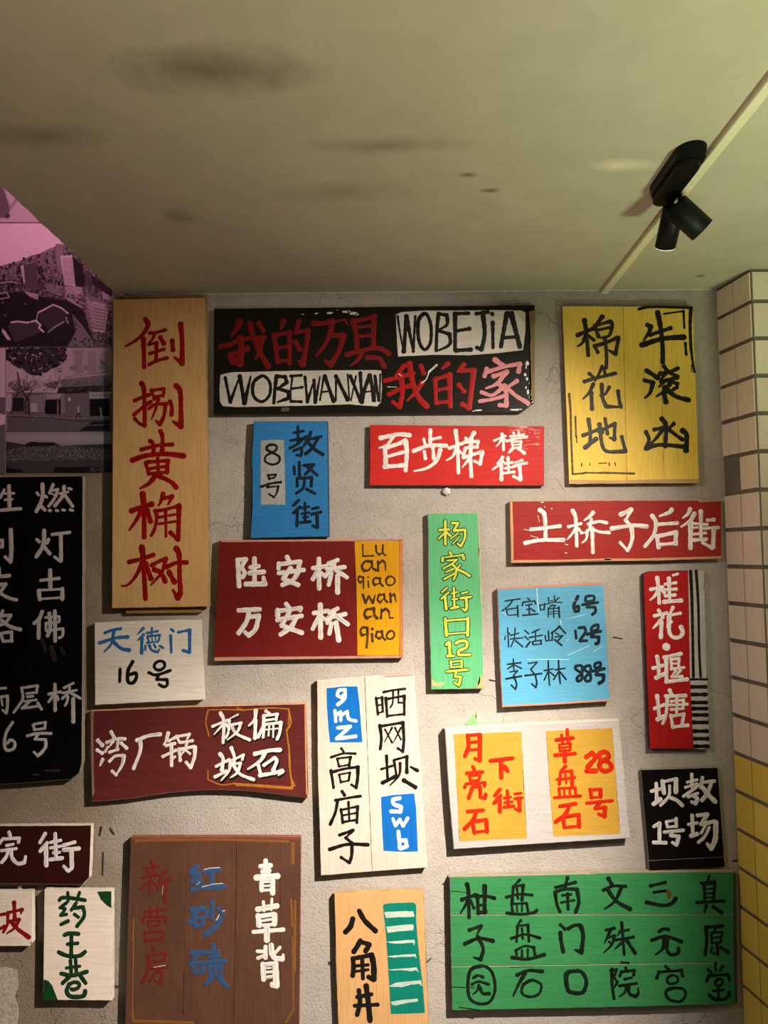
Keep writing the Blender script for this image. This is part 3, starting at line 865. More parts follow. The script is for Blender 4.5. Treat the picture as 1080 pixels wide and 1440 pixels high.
# 2 long black board
s = Sign('sign_board', 'long black board with red characters and two white lettered labels under the ceiling', 'sign',
         [(301, 434), (752, 429), (751.5, 566), (733, 580), (300, 583.5)], 0.016, board_mat('161611', 'h', 0.12, '201a12', rough=0.38), E_dark, seed=2)
s.patch('worn_edge', crp(520, 420, 4.5), '1008,80 1045,75 1042,640 1010,670 1022,560 1008,400 1018,250', board_mat('8a744e', 'v', 0.4), label='bare wooden right edge')
c1, c2 = crp(290, 420, 4.5), crp(520, 420, 4.5)
s.patch('label_panel', c1, '90,482 160,466 600,455 880,453 1080,452 1108,455 1112,560 1105,655 1080,682 900,668 700,675 400,682 180,686 105,680 86,650 84,560', board_mat('c6c2b8', 'h', 0.3), label='white painted label on the lower left')
s.patch('label_panel', c2, '165,100 200,85 350,75 600,75 800,72 960,75 985,88 985,200 970,325 800,345 630,358 400,355 180,366 174,300 168,180', board_mat('cfcbc0', 'h', 0.3), label='white painted label on the upper right')
REDS = paint_mat('74100e', 0.8, '2e0a08', 0.6); REDB = paint_mat('a01210', 0.65, '4a0a0a'); PNK = paint_mat('c98488', 0.75, '9a1c22')
s.ink(crp(300, 430, 8.308), 62, REDS, '@70 310,180 270,270 210,350; @55 80,475 200,450 330,390 600,370; @75 310,380 330,520 310,680; @50 310,680 220,660; @60 190,580 400,500; @55 200,620 310,610; @60 430,210 460,340 520,500 600,640 640,710; @60 560,420 540,540 490,620; @55 530,200 580,290 | @65 820,180 790,270; @60 710,340 730,500 750,660; @50 720,340 890,310; @55 890,310 890,500 890,670; @42 770,490 890,470; @45 760,650 890,630; @55 1000,180 970,290; @48 960,310 1080,290; @58 1105,290 1090,440 1045,690 990,640; @55 960,420 1010,510')
s.ink(crp(420, 430, 7.714), 55, REDS, '160,190 260,190 370,165; @60 360,180 340,300 270,440 190,540; @52 370,320 490,320; @55 490,320 440,480 350,640 280,590; @24 400,170 500,150 540,220 | 590,165 620,300 630,450; @48 590,165 700,150 830,110; 820,120 815,290 810,450; @36 650,230 780,220; @36 650,330 790,320; @50 520,530 700,480 870,460 980,520; @48 690,500 640,590 560,650; @52 740,560 870,570 930,660')
c6 = crp(530, 495, 4.696)
s.ink(c6, 30, REDB, '@30 180,90 120,160; @28 55,190 130,170 240,140; @34 160,150 168,270 150,365; @24 150,365 105,330; @28 80,280 160,240 230,220; @34 215,75 235,190 270,290 330,360; @28 300,200 260,260 200,320; @28 290,90 310,140 | @30 470,75 430,110; @26 385,180 390,340; @26 385,180 480,150; @34 480,150 485,360; @22 400,250 480,235; @24 400,335 480,325; @28 575,80 530,130; @30 550,122 640,120; @34 640,120 625,250 610,370; @30 610,370 565,345; @26 540,215 575,260')
s.ink(c6, 26, PNK, '@34 780,50 830,90; @26 725,110 710,160; @26 730,130 850,95 945,78; @28 945,78 935,130; @28 770,160 860,130; @28 850,140 790,210 720,240; @28 800,205 850,260 855,350; @26 855,355 810,350; @24 820,245 760,285 690,265; @24 840,290 770,310 680,325; @26 925,190 890,215 840,245; @28 840,220 920,290 1000,338')
s.ink(c1, 20, BLK, '@20 120,500 152,655 212,490; @26 212,490 242,662 282,490 | @22 345,492 300,530 295,600 320,640 360,650 400,610 405,540 375,495 342,492 | @24 445,490 435,570 428,660; @24 445,490 500,495 510,530 455,568; @24 455,568 520,590 520,630 450,655 | @13 545,500 535,580 535,650; @18 535,490 602,485; @16 540,570 608,560; @18 535,650 602,652 | @18 625,495 640,655 682,515; @20 682,515 690,658 720,490 | @14 745,490 720,642; @24 750,490 806,650; @13 735,590 790,585 | @15 822,490 820,645; @24 820,490 895,640; @12 895,480 906,640 | @22 912,490 978,650; @12 948,490 916,645 | @22 975,470 985,640 | @26 1035,485 1000,580 985,655; @24 1035,485 1050,560 1058,645; @12 1010,590 1050,585 | @15 1068,490 1068,650; @20 1068,490 1092,645; @12 1101,480 1098,650', 'b', 0.0006)
s.ink(c2, 24, BLK, '@14 176,110 192,220 215,335; @26 215,335 232,110 275,335; @18 275,335 288,110 | @24 345,95 308,140 310,260 345,322 383,280 388,180 368,112 347,95 | 435,95 425,200 420,330; @24 435,95 488,105 488,165 430,200; @24 430,200 505,225 505,290 425,332 | @28 540,95 540,325; 540,95 625,92; 545,205 632,190; @26 545,328 640,322 | 675,95 748,85; @30 715,90 727,220 708,322; @26 708,322 678,310 | 778,150 780,312; @26 774,95 777,99 | @30 868,95 850,190 830,305; @34 895,95 950,305; 850,247 930,242; @28 868,92 900,92', 'b', 0.0006)
s.chips('paint_chip', crp(420, 430, 7.714), '185,84,16,10; 208,78,6,5; 335,80,36,12; 362,72,10,6; 505,65,50,16; 545,62,26,10; 600,84,48,18; 630,92,22,12; 50,92,10,6; 30,95,5,3; 418,45,7,5', PALE, label='chipped white paint along the top edge')
s.ink(c6, 12, WHT, '@7 295,205 325,180 345,130; @13 345,130 395,85; @5 145,145 165,160; @4 70,230 130,232', 'b', 0.0006, name='paint_fleck', one=True)
s.chips('paint_chip', c6, '993,78,12,18; 985,100,6,14; 980,150,8,16; 992,178,8,14; 985,235,6,12; 998,262,9,20; 1012,300,12,16; 1024,326,14,12; 1000,345,12,10; 672,384,24,6; 640,390,10,4; 915,381,34,7; 950,378,14,5; 1008,205,5,9; 1015,60,6,7', PALE, label='chipped white paint along the right edge')
s.ink(crp(290, 420, 4.5), 20, paint_mat('55504a', 0.5, '2a2620'), '@26 485,702 515,700', 'm', 0.0004, name='paint_fleck', one=True)

# 3 yellow board
s = Sign('sign_board', 'large yellow plank board with black brushed characters and a broken black border', 'sign',
         [(790.7, 430.7), (974.8, 431), (979, 560), (983.3, 679), (800.4, 680.5)], 0.019, board_mat('e8c658', 'v', 0.10, 'dcb94c'), E_raw,
         seams=((876, 425, 882, 690), (927, 425, 934.5, 690)), gap=0.00012, seed=3)
for pl in s.planks: pass
c3, c4 = crp(780, 420, 5.143), crp(780, 550, 5.143)
s.patch('worn_edge', c4, '108,640 400,645 800,638 1043,636 1045,656 800,662 500,664 110,668', board_mat('c09a78', 'h', 0.5, 'a07858'), label='bare wooden bottom edge')
BG = paint_mat('17150f', 0.45, '4a4a2c')
s.ink(c3, 30, BG, '@32 215,155 230,250 243,410; @30 165,265 220,240 290,212; @28 225,265 200,320 165,345; @26 245,270 285,300; @32 345,130 310,175 285,200; @28 290,200 318,275; @26 290,195 400,165; @30 400,165 415,185 395,265 330,285; @22 320,225 390,210; @26 288,340 312,388; @28 300,340 370,318 460,280; @28 462,285 440,400 385,370; @28 362,280 375,400 374,500 | @26 215,600 280,580 440,540; @24 345,490 320,545 290,600; @24 250,542 295,580; @22 358,500 365,550; @26 280,618 250,680 205,725; @28 265,680 270,798; @24 395,640 365,690 325,700; @28 340,620 345,710 372,780 480,784; @26 480,784 468,740 458,668')
s.ink(c4, 30, BG, '@28 245,205 258,300 255,385; @26 205,320 260,300 330,272; @32 220,408 262,375 300,345; @24 320,240 345,300; @26 320,292 380,262 435,235; @26 435,235 432,350 395,335; @24 365,200 382,310; @28 325,240 342,380 380,435 512,435; @26 512,435 500,390 485,330')
s.ink(c3, 36, BLK, '@36 745,100 765,200 780,330 782,462; @32 670,190 695,200 685,240 645,300; @28 690,262 840,212; @38 630,335 780,290 935,278 | @34 665,520 745,572; @30 650,590 710,605; @32 712,605 690,680 652,718; @30 790,488 812,522; @28 760,542 830,530 892,503; @26 805,540 765,588; @26 840,540 892,562; @26 800,592 752,640; @30 770,600 888,570; @28 820,592 888,615; @30 835,615 790,670 735,708; @34 798,640 795,698 805,748; @28 885,640 840,668 815,680; @34 815,660 880,708 970,733')
s.ink(c4, 34, BLK, '@34 775,200 805,250 800,400; @26 720,278 790,262; @28 785,268 735,340 672,400; @28 862,235 822,272; @28 830,280 880,320 925,350; @28 660,295 682,350 660,415; @30 660,415 760,388 935,402; @36 925,285 955,320 950,430')
s.ink(c3, 18, BLK, '@20 610,75 700,60 990,66; @26 985,70 980,200 985,350; @20 985,350 1000,470 1012,530; @14 790,110 930,90; @18 932,90 938,212; @20 945,322 952,405; @8 990,480 992,530', 'b', 0.0003, name='painted_border', one=True)
BR = paint_mat('3c2c14', 0.6, '8a7428')
s.ink(c4, 14, BR, '@16 105,20 115,150 120,350 130,600; @14 130,600 210,594; @13 150,185 155,330; @9 160,330 160,370; @12 215,590 340,592; @14 340,590 575,596; @9 195,525 195,542; @6 255,520 255,538; @8 320,522 375,520; @10 395,520 395,537; @8 435,518 440,538', 'b', 0.0003, name='painted_border', one=True)

# 4 blue board, white strip
s = Sign('sign_board', 'small blue board with a white numbered strip and three dark characters', 'sign',
         [(340 + x / 7.714, 580 + y / 7.714) for x, y in pts('130,97 930,95 940,700 945,1350 700,1352 90,1368 112,1000 105,500')], 0.023,
         board_mat('2f78b4', 'h', 0.1, '2a6ca0'), board_mat('20425f', 'h', 0.2), seed=4)
c5 = crp(340, 580, 7.714)
s.patch('label_panel', c5, '205,308 300,298 430,296 460,305 462,450 470,700 475,1003 300,998 208,1005 203,700', board_mat('aaaaa4', 'v', 0.3, speck=True), label='speckled white strip')
s.ink(c5, 27, BLK, '@27 320,350 275,370 275,405 330,435 405,480 400,540 330,565 255,530 265,470 330,435 372,405 378,368 330,348 | @24 285,680 300,725; @24 290,680 370,675 355,712; @20 305,718 350,708; @26 210,805 320,770 425,755; @24 290,775 275,810 395,800; @26 395,800 380,870 350,920; @22 350,920 295,885', 'b', 0.0006)
NVY = paint_mat('0b1822', 0.2, '152a3a')
s.ink(c5, 36, NVY, '@34 610,150 612,320; @32 565,220 670,200; @32 530,305 685,275; @32 700,260 600,345 520,388; @32 560,415 660,378; @34 630,385 652,410 640,472; @28 640,472 595,462; @36 750,212 720,290 680,352; @34 740,290 862,262; @36 830,275 760,390 690,450; @40 700,300 780,390 880,458 | @32 567,585 572,670; @36 625,540 625,682; @32 670,575 785,562; @32 785,562 740,620 690,670; @34 700,580 820,682; @34 600,722 602,800; @34 600,715 762,705; @36 760,705 752,800; @32 682,730 665,820 590,880; @36 700,830 795,880 | @36 620,950 560,1010; @36 635,1022 560,1090; @36 603,1050 598,1230; @28 645,1040 730,1022; @32 685,980 687,1190; @28 650,1100 732,1085; @26 665,1140 720,1132; @34 635,1195 745,1185; @34 765,1045 830,1030; @36 758,1105 860,1080; @38 815,1100 822,1245; @32 822,1250 768,1228', 'm')

# 5 red board
s = Sign('sign_board', 'bright red board with three large and two small white characters, chalky right end', 'sign',
         [(520, 597.5), (765, 599.5), (765.2, 683), (519.5, 682.5)], 0.016, board_mat('c02a26', 'h', 0.2, 'a02422'), board_mat('8a4a3a', 'h', 0.4), seed=5)
c7, c8 = crp(510, 595, 6), crp(680, 595, 11.37)
CH = board_mat('cc8478', 'h', 0.9, 'bc4a44')
s.chips('chalky_smear', c8, '879,401,17,4; 823,322,52,5; 715,275,47,4; 632,196,54,9; 876,251,39,5; 447,60,40,5; 609,380,43,6; 541,59,32,4; 670,420,52,4; 850,345,55,8; 789,342,34,9; 882,110,56,7; 647,246,41,9; 665,358,34,8; 853,221,46,9; 770,230,26,5; 759,111,65,5; 858,165,68,7; 667,242,50,7; 577,127,43,9; 723,78,60,7; 857,121,56,3; 737,151,27,8; 480,243,62,4; 529,376,38,7; 445,184,24,7; 469,403,15,7; 440,145,60,4; 516,306,36,3; 895,106,16,5; 719,325,20,5; 444,216,57,7; 854,330,62,7; 652,133,51,5; 478,216,63,4; 705,195,43,4; 881,146,48,6; 438,256,22,3; 446,110,19,7; 669,414,66,9; 539,215,28,7; 723,346,54,5; 629,245,14,3; 622,91,55,4; 477,117,27,4; 675,222,31,7; 600,60,120,22; 560,110,80,20; 790,100,40,14; 820,150,14,50; 610,170,90,16; 640,240,70,12', CH, label='pale chalky streaks')
s.ink(c7, 32, WHT, '@34 150,125 300,95 395,102; @28 260,110 210,180 140,210; @36 188,200 195,360; @34 190,210 300,175 362,145; @38 362,150 372,250 362,400; @28 200,285 340,245; @34 185,368 350,355 | @32 570,60 570,190; @24 515,135 530,190; @26 590,135 655,122; @32 430,235 560,190 705,190; @26 520,240 530,300; @30 590,190 600,300; @32 655,225 620,320 540,380 435,405 | @32 785,65 800,200 808,420; @26 730,212 845,170; @26 790,210 760,280 705,315; @24 815,235 860,275; @34 940,82 900,140; @24 870,128 905,165; @26 860,160 975,155; @24 975,155 965,205; @24 870,210 965,200; @26 865,215 850,290; @28 850,290 1010,240; @30 1010,245 990,345; @22 990,345 945,320; @34 915,130 910,300 918,450; @24 900,300 840,372', 'b', 0.0005)
s.ink(c8, 48, WHT, '@52 295,175 315,300 318,430; @36 170,280 350,205; @36 290,240 250,320 200,375; @34 335,260 380,290; @34 430,215 640,185; @34 480,150 495,250; @34 560,140 572,240; @40 370,290 500,250 690,222; @36 450,300 470,400; @36 455,300 600,290; @38 600,290 590,395; @28 460,350 590,340; @36 460,402 590,390; @48 450,425 398,480; @48 560,410 655,480 | @50 305,545 260,610 210,645; @50 305,610 230,680 140,745; @56 285,680 285,900; @40 345,645 460,630; @48 390,550 400,790; @36 345,722 470,700; @42 320,800 490,780; @40 510,630 620,592; @46 480,695 580,660 690,640; @58 575,670 592,900; @44 592,910 480,850', 'b', 0.0006)

# 6 narrow green board
s = Sign('sign_board', 'narrow green upright board with yellow outlined characters reading down to number 12', 'sign',
         [(601.6, 722), (673.3, 721), (678, 850), (680.4, 968.6), (606.4, 969.8), (603, 850)], 0.018, board_mat('5cac76', 'v', 0.1, '54a26c'), board_mat('a8a888', 'v', 0.3), seed=6)
g1, g2 = crp(590, 720, 10.8), crp(590, 840, 10.67)
s.patch('worn_edge', g1, '880,20 902,15 930,700 945,1380 928,1380 905,700', board_mat('b8b48c', 'v', 0.4))
PE = board_mat('c9a070', 'h', 0.7, '5aa868')
s.patch('worn_edge', g2, '175,1230 215,1250 260,1290 370,1270 360,1320 300,1345 200,1330', PE, jit=0.001)
s.patch('worn_edge', g2, '905,1170 960,1190 962,1355 860,1355 850,1310 905,1280', PE, jit=0.001)
s.patch('worn_edge', g1, '893,520 912,560 905,680 890,690 893,600', board_mat('c46a50', 'v', 0.3), jit=0.0006)
YG = paint_mat('c3cc4a', 0.45, 'a3a83a'); DG = paint_mat('122a12', 0.2, '20401c')
t1 = '@40 390,140 390,490; @38 300,275 450,265; @30 370,325 290,410; @34 410,310 470,365; @36 490,170 585,168; @36 585,168 520,285; @38 520,285 692,270; @36 692,275 685,400 625,525; @30 625,525 575,480; @22 585,320 470,410; @20 610,370 500,490 | @36 460,610 480,650; @38 352,695 347,750; @26 385,690 640,655; @44 652,650 672,710; @28 420,740 570,725; @28 550,740 480,795 360,860; @36 490,790 555,860 550,960; @30 550,960 515,1030; @26 520,860 400,915; @30 540,930 370,1022; @26 620,800 575,855; @38 570,870 680,920 760,972 | @28 420,1150 340,1220; @30 440,1220 330,1320; @42 385,1290 405,1475; @32 520,1150 530,1450; @26 480,1240 580,1215; @24 490,1330 575,1322; @36 475,1468 590,1440; @28 640,1240 730,1215; @34 620,1312 780,1290; @40 708,1320 715,1450 690,1500; @30 690,1500 650,1470'
t2 = '@42 385,320 405,575; @28 420,350 700,328; @42 725,310 720,575; @22 430,550 700,532 | @42 400,712 445,670 455,870; @34 415,882 515,880 | @40 545,692 600,660 680,655 715,700 690,760 590,805 585,860; @34 590,868 765,860 | @30 465,960 475,1050; @22 480,968 630,952; @30 630,952 632,1050; @22 470,1052 630,1042; @32 405,1115 560,1100 730,1085; @34 550,1110 530,1190; @28 545,1195 620,1190; @36 620,1195 590,1320; @30 590,1325 520,1275'
s.ink(g1, 36, DG, t1, 'm', 0.0003, grow=27, name='character_outline'); s.ink(g2, 36, DG, t2, 'm', 0.0003, grow=25, name='character_outline')
s.ink(g1, 36, YG, t1, 'm', 0.0009, grow=-2); s.ink(g2, 36, YG, t2, 'm', 0.0009)

# 7 dark red board by the tiles
s = Sign('sign_board', 'dark red board with five white characters, butting against the tiled wall', 'sign',
         [(717, 704.5), (860, 703.5), (1014.5, 703), (1015, 786), (850, 789.5), (718.5, 792)], 0.018, board_mat('9a2a26', 'h', 0.08, '86241f'), E_peach, seed=7)
h1, h2 = crp(700, 700, 6.75), crp(850, 700, 6.353)
s.patch('worn_edge', h1, '122,592 600,588 1030,575 1075,570 1075,592 800,602 400,612 128,616', board_mat('c99a70', 'h', 0.4), label='bare wooden bottom edge')
s.patch('worn_edge', h2, '0,545 400,540 1044,522 1046,540 500,560 0,566', board_mat('c99a70', 'h', 0.4), label='bare wooden bottom edge')
s.patch('worn_edge', h1, '118,40 138,32 140,80 148,300 150,592 126,600 122,300', board_mat('c99a70', 'v', 0.4), label='bare wooden left edge')
s.patch('worn_edge', h2, '830,24 1040,22 1030,32 900,38 850,42', board_mat('b09080', 'h', 0.4))
s.ink(h1, 36, WHT, '@38 400,115 445,170 455,400; @32 315,300 400,292; @32 400,292 590,268; @34 258,430 400,403 625,400 | @34 710,120 740,200 750,460; @26 670,275 790,245; @26 742,290 700,350 660,395; @26 765,295 800,335; @34 905,140 870,180 820,215; @28 860,250 960,225 1035,238; @26 890,205 860,310 785,340; @28 880,290 960,322 1058,330; @26 850,310 840,390 800,428; @36 897,290 903,520')
s.ink(h2, 34, WHT, '@36 145,150 240,105; @32 240,105 190,200; @32 190,200 240,255; @36 240,255 250,350 230,430 205,470; @26 205,470 140,400; @34 65,275 240,247 378,255 | @34 600,105 580,130 490,165; @34 425,160 460,220 440,330 360,435; @30 470,238 650,225; @34 470,350 485,445; @34 470,345 640,308; @36 640,308 635,410; @28 490,420 640,405 | @32 765,100 745,145 700,180; @34 805,140 765,205 685,260; @42 770,220 768,450; @22 800,230 920,238; @34 862,120 862,370; @20 790,268 830,265; @24 800,325 905,315; @30 800,378 910,368; @28 920,200 980,195; @28 890,272 1018,265; @36 978,275 970,440; @30 962,450 880,400')
s.ink(h1, 8, WHT, '@8 410,45 435,42; @8 445,85 450,88; @10 510,102 515,106; @7 640,440 665,448; @8 640,522 655,525; @5 380,170 395,230; @6 250,300 300,310; @5 310,360 380,380', 'm', name='paint_fleck', one=True)

# 8 red and yellow board
s = Sign('sign_board', 'dark red board with six white characters and a yellow pinyin panel on its right', 'sign',
         [(307.5, 759.5), (440, 758.5), (567, 757.5), (567.5, 925.5), (430, 927), (300.5, 929.5)], 0.018, board_mat('701e1b', 'v', 0.1, '641a18'), E_peach, seed=8)
d1 = crp(290, 750, 3.789)
s.patch('worn_edge', d1, '1028,35 1048,33 1048,662 1032,660 1030,300', board_mat('c07a50', 'v', 0.4), label='bare wooden right edge')
s.patch('worn_edge', d1, '45,660 300,658 600,656 1030,652 1030,664 700,668 400,672 43,680', board_mat('c08a78', 'h', 0.5), label='bare wooden bottom edge')
s.patch('worn_edge', d1, '72,38 500,35 1040,32 1030,42 790,42 400,44 80,47', board_mat('c08a78', 'h', 0.5))
s.patch('colour_panel', d1, '790,44 1030,40 1031,300 1029,650 900,652 806,650 800,300', board_mat('cf9516', 'v', 0.1, 'c08412'), label='yellow painted panel')
s.ink(d1, 26, WHT, '@24 168,142 175,282; @22 165,142 212,138; @22 212,138 190,180 205,210 192,235; @22 235,182 280,175; @24 257,132 257,265; @24 228,212 308,205; @26 210,270 315,270; @22 305,235 312,272 | @24 430,125 445,155; @22 385,190 387,160; @22 392,165 500,150; @24 500,150 492,182; @22 385,212 520,195; @24 450,185 410,242 490,275; @24 490,210 460,250 405,275 | @24 600,135 602,295; @22 567,185 638,175; @22 592,200 567,245; @20 612,210 635,230; @22 700,142 650,162; @22 642,190 738,180; @22 682,162 640,222; @22 690,195 750,235; @22 668,210 652,275; @26 700,225 700,315 | @24 172,410 285,405; @24 228,412 215,470 172,532; @24 222,445 280,440; @24 280,440 262,510 225,545; @20 225,545 205,525 | @24 425,375 442,400; @26 380,408 380,440; @22 398,412 505,398; @22 505,398 500,412; @24 378,462 508,440; @24 442,420 400,490; @24 400,490 510,530; @24 480,450 450,500 395,540 | @26 608,380 610,555; @22 572,425 650,413; @22 602,440 567,510; @20 625,452 645,468; @22 700,400 655,425; @22 650,450 742,430; @20 682,425 645,480; @22 695,442 755,485; @22 668,480 655,535; @26 692,475 706,570', 'm')
k1 = crp(500, 755, 9)
OL = paint_mat('3a260c', 0.6, '7a5a18')
s.ink(k1, 28, OL, '@22 90,100 95,242; @22 95,245 225,238 | @26 258,110 265,190 300,225 350,190; @26 348,105 345,200 382,235 | @32 205,315 125,310 80,370 105,430 165,420 200,370; @30 205,305 215,390 260,422 | @28 285,310 285,430; @28 290,340 340,300 372,330 380,430 | @26 92,510 50,500 32,540 60,580 92,550; @24 98,510 100,650 | @20 160,560 165,635; @22 160,508 162,511 | @28 310,530 250,520 222,560 240,610 300,590; @28 312,522 312,580 345,622 | @26 430,500 388,540 400,598 450,612 492,580 488,522 432,498 | @32 92,732 125,835 165,750; @30 165,750 218,835 250,730 | @26 362,732 300,730 278,790 310,830 360,780; @26 362,722 370,790 402,825 | @28 440,720 445,825; @26 445,755 490,722 515,825 | @34 222,912 140,920 112,980 140,1030 212,1000; @34 230,902 240,990 275,1032 | @28 330,920 322,1030; @32 330,945 380,910 420,945 430,1020; @22 430,1025 470,1025 | @30 150,1150 90,1148 62,1190 80,1248 142,1228; @34 150,1150 150,1270 140,1400 | @30 208,1230 215,1320; @34 210,1165 212,1168 | @28 330,1202 272,1200 255,1260 300,1290 340,1250; @28 335,1190 345,1270 375,1302 | @26 440,1190 398,1232 402,1280 450,1293 490,1250 480,1202 442,1189', 'b', 0.0006, name='painted_letter')

# 9 light blue board
s = Sign('sign_board', 'pale blue board with three lines of thin dark handwriting and house numbers', 'sign',
         [(699.5, 827.5), (780, 822), (849, 819.5), (854, 900), (858, 986.5), (780, 990.5), (706.5, 995), (702, 910)], 0.021, board_mat('5aa2c4', 'h', 0.15, '5496b2'), E_peach, seed=9)
d2, l1 = crp(690, 810, 6), crp(700, 830, 10.8)
s.patch('worn_edge', d2, '60,105 400,80 700,66 950,58 950,74 700,84 400,98 64,114', board_mat('c48f72', 'h', 0.5, 'b06a58'), label='bare wooden top edge')
s.patch('worn_edge', d2, '98,1090 500,1072 1005,1040 1006,1055 700,1075 400,1092 98,1108', board_mat('c08a74', 'h', 0.5, 'b06a58'), label='bare wooden bottom edge')
INK = paint_mat('0d1a20', 0.25, '1c3038')
s.ink(l1, 22, INK, '110,165 230,145 340,130; 230,150 170,230 65,315; 130,285 150,385; 140,292 300,265; @26 300,232 308,400; @20 150,382 300,370 | @24 455,120 482,150; @24 372,232 385,185; @24 385,182 560,162; @24 560,162 578,210; 425,230 520,212; @24 475,222 480,370; 440,295 510,280; @26 378,382 480,372 610,360; @26 525,298 565,322 | @20 635,225 650,305; @18 640,228 710,215; @22 712,200 705,300; @18 650,298 705,290; @20 770,110 778,205; @18 728,215 870,175; @18 800,162 832,155; @20 860,80 866,180; @20 930,112 872,165; @20 872,180 975,185; @18 835,220 760,280; @18 805,235 880,225; @18 880,225 840,270; @20 765,290 768,405; @20 770,285 925,268; @26 928,250 935,412; @14 780,328 920,315; @14 780,362 920,352; @20 850,280 850,412', 'm')
s.ink(l1, 22, INK, '@20 118,700 105,750; @20 150,570 165,862; @18 172,650 200,690; @20 212,680 320,652; @20 190,742 388,722; @20 265,570 250,730 200,860; @26 270,765 378,858 | @24 410,610 470,662; @24 412,700 465,752; @26 492,780 430,865; @24 630,592 520,645; @22 480,718 680,680; @20 572,630 575,770; @24 528,785 535,825; @22 525,780 655,760; @26 655,760 658,820; @20 535,828 655,815 | @24 770,622 775,750; @22 720,690 732,772; @20 732,772 830,755; @24 832,640 825,765; @28 940,542 880,605 815,650; @28 940,560 1028,652; @24 882,650 922,672; @24 870,712 985,688; @26 985,688 905,775; @30 862,750 970,835', 'm')
s.ink(l1, 22, INK, '@22 235,1045 245,1220; @26 148,1125 350,1100; @22 230,1140 150,1195; @24 260,1140 360,1188; @22 185,1242 300,1222; @24 300,1222 240,1295; @30 125,1345 358,1305; @28 240,1300 285,1420 268,1505; @24 268,1505 205,1440 | @22 465,1112 600,1090; @22 600,1090 500,1205; @24 500,1205 548,1262; @28 415,1297 670,1265; @28 570,1290 592,1400 578,1480; @24 578,1480 515,1420 | @24 766,1070 772,1250 785,1440; @24 705,1222 840,1192; @22 765,1235 705,1365; @26 790,1240 858,1298; @26 922,1062 930,1250 950,1420; @24 868,1208 1022,1185; @24 922,1240 850,1355; @28 945,1240 1038,1355', 'm')
s.ink(d2, 25, INK, '@26 737,170 702,245 712,300 742,295 742,255 712,262 | @22 800,195 810,172 868,168 868,205 805,215 800,197; @24 775,242 905,222; @24 838,225 812,262; @24 812,262 880,262 885,300 858,325 | @22 715,462 722,525 | @24 745,437 790,432 800,470 752,545; @24 752,548 812,545 | @24 850,460 862,425 905,412 900,450 855,462; @26 810,492 928,466; @26 870,480 850,512; @28 850,512 912,515 910,560 888,572 | @24 762,755 717,762 722,790 765,820 770,868 737,888 730,860 770,815 772,770 760,754 | @24 832,755 792,770 802,800 838,822 842,878 805,885 800,852 840,812 842,768 830,754 | @24 880,742 925,730 922,765 882,772 880,744; @28 862,802 960,782; @26 908,792 890,832; @30 890,832 952,835 950,882 915,905', 'm')
LW = paint_mat('b8d4dc', 0.4, '6aa8c0')
s.ink(d2, 6, LW, '@9 388,105 395,200 402,300; @5 640,365 800,325; @5 650,670 830,590; @5 310,705 660,705; @8 590,375 595,410; @5 640,545 660,535; @4 865,640 950,590; @4 680,200 720,215; @5 90,300 150,340', 'm', name='scratch', label='pale scratches', one=True)

# 10 narrow red board with ladder strip
s = Sign('sign_board', 'narrow red upright board with a black and white ladder pattern on its right edge', 'sign',
         [(895 + x / 5.143, 790 + y / 5.143) for x, y in pts('48,88 95,70 370,63 490,60 510,700 530,1358 420,1355 95,1352 72,760')], 0.017,
         board_mat('a81c1c', 'v', 0.15, '921818'), E_dark, seed=10)
d3 = crp(895, 790, 5.143)
s.patch('colour_panel', d3, '374,64 488,62 500,450 509,750 528,1352 470,1356 414,1352 400,1050 386,800 380,400', board_mat('b5afa5', 'v', 0.3), label='white painted strip')
s.ink(d3, 22, BLK, '@22 392,68 402,300 412,832; @19 432,66 447,300 455,650 464,832; @16 392,850 510,850', 'b', 0.0006, name='painted_border', one=True)
s.ink(d3, 26, BLK, ' | '.join(f'@25 {402+i*2.4:.0f},{y} {500+i*2.2:.0f},{y}' for i, y in enumerate((905, 960, 1018, 1062, 1108, 1162, 1225, 1280, 1335))), 'b', 0.0006, name='painted_bar')
s.ink(d3, 26, WHT, '@26 150,115 160,200 165,300; @22 102,200 190,182; @22 155,210 130,250 98,278; @20 178,200 202,225; @26 235,120 240,290; @20 208,162 285,152; @22 205,205 288,198; @22 210,247 280,240; @26 200,290 325,280; @16 265,98 298,88 | @22 130,392 222,370; @22 160,350 192,402; @22 265,330 238,388; @20 238,388 318,372; @24 178,420 120,482; @28 182,440 176,545; @22 252,432 220,472; @28 236,400 236,495 260,542 308,545 335,512 322,472 | @48 213,613 219,617 | @26 150,685 160,760 162,820; @22 120,770 190,750; @26 142,840 200,812; @24 200,692 322,665; @28 215,700 218,865; @20 250,708 255,775; @20 250,708 308,700; @20 308,700 305,770; @14 256,738 302,735; @18 250,775 345,765; @20 285,790 255,832; @20 255,832 330,830; @20 318,785 290,822; @24 215,868 368,850 | @26 150,970 165,1120; @22 130,1062 200,1035; @28 152,1140 200,1118; @26 240,930 252,958; @24 212,972 355,968; @24 225,980 215,1100 190,1170; @18 250,1010 342,1000; @18 342,1000 335,1062; @18 240,1037 368,1030; @18 250,1068 340,1060; @20 290,985 290,1090; @22 250,1112 262,1190; @20 260,1115 342,1102; @24 342,1102 330,1180; @22 262,1195 372,1183', 'b')

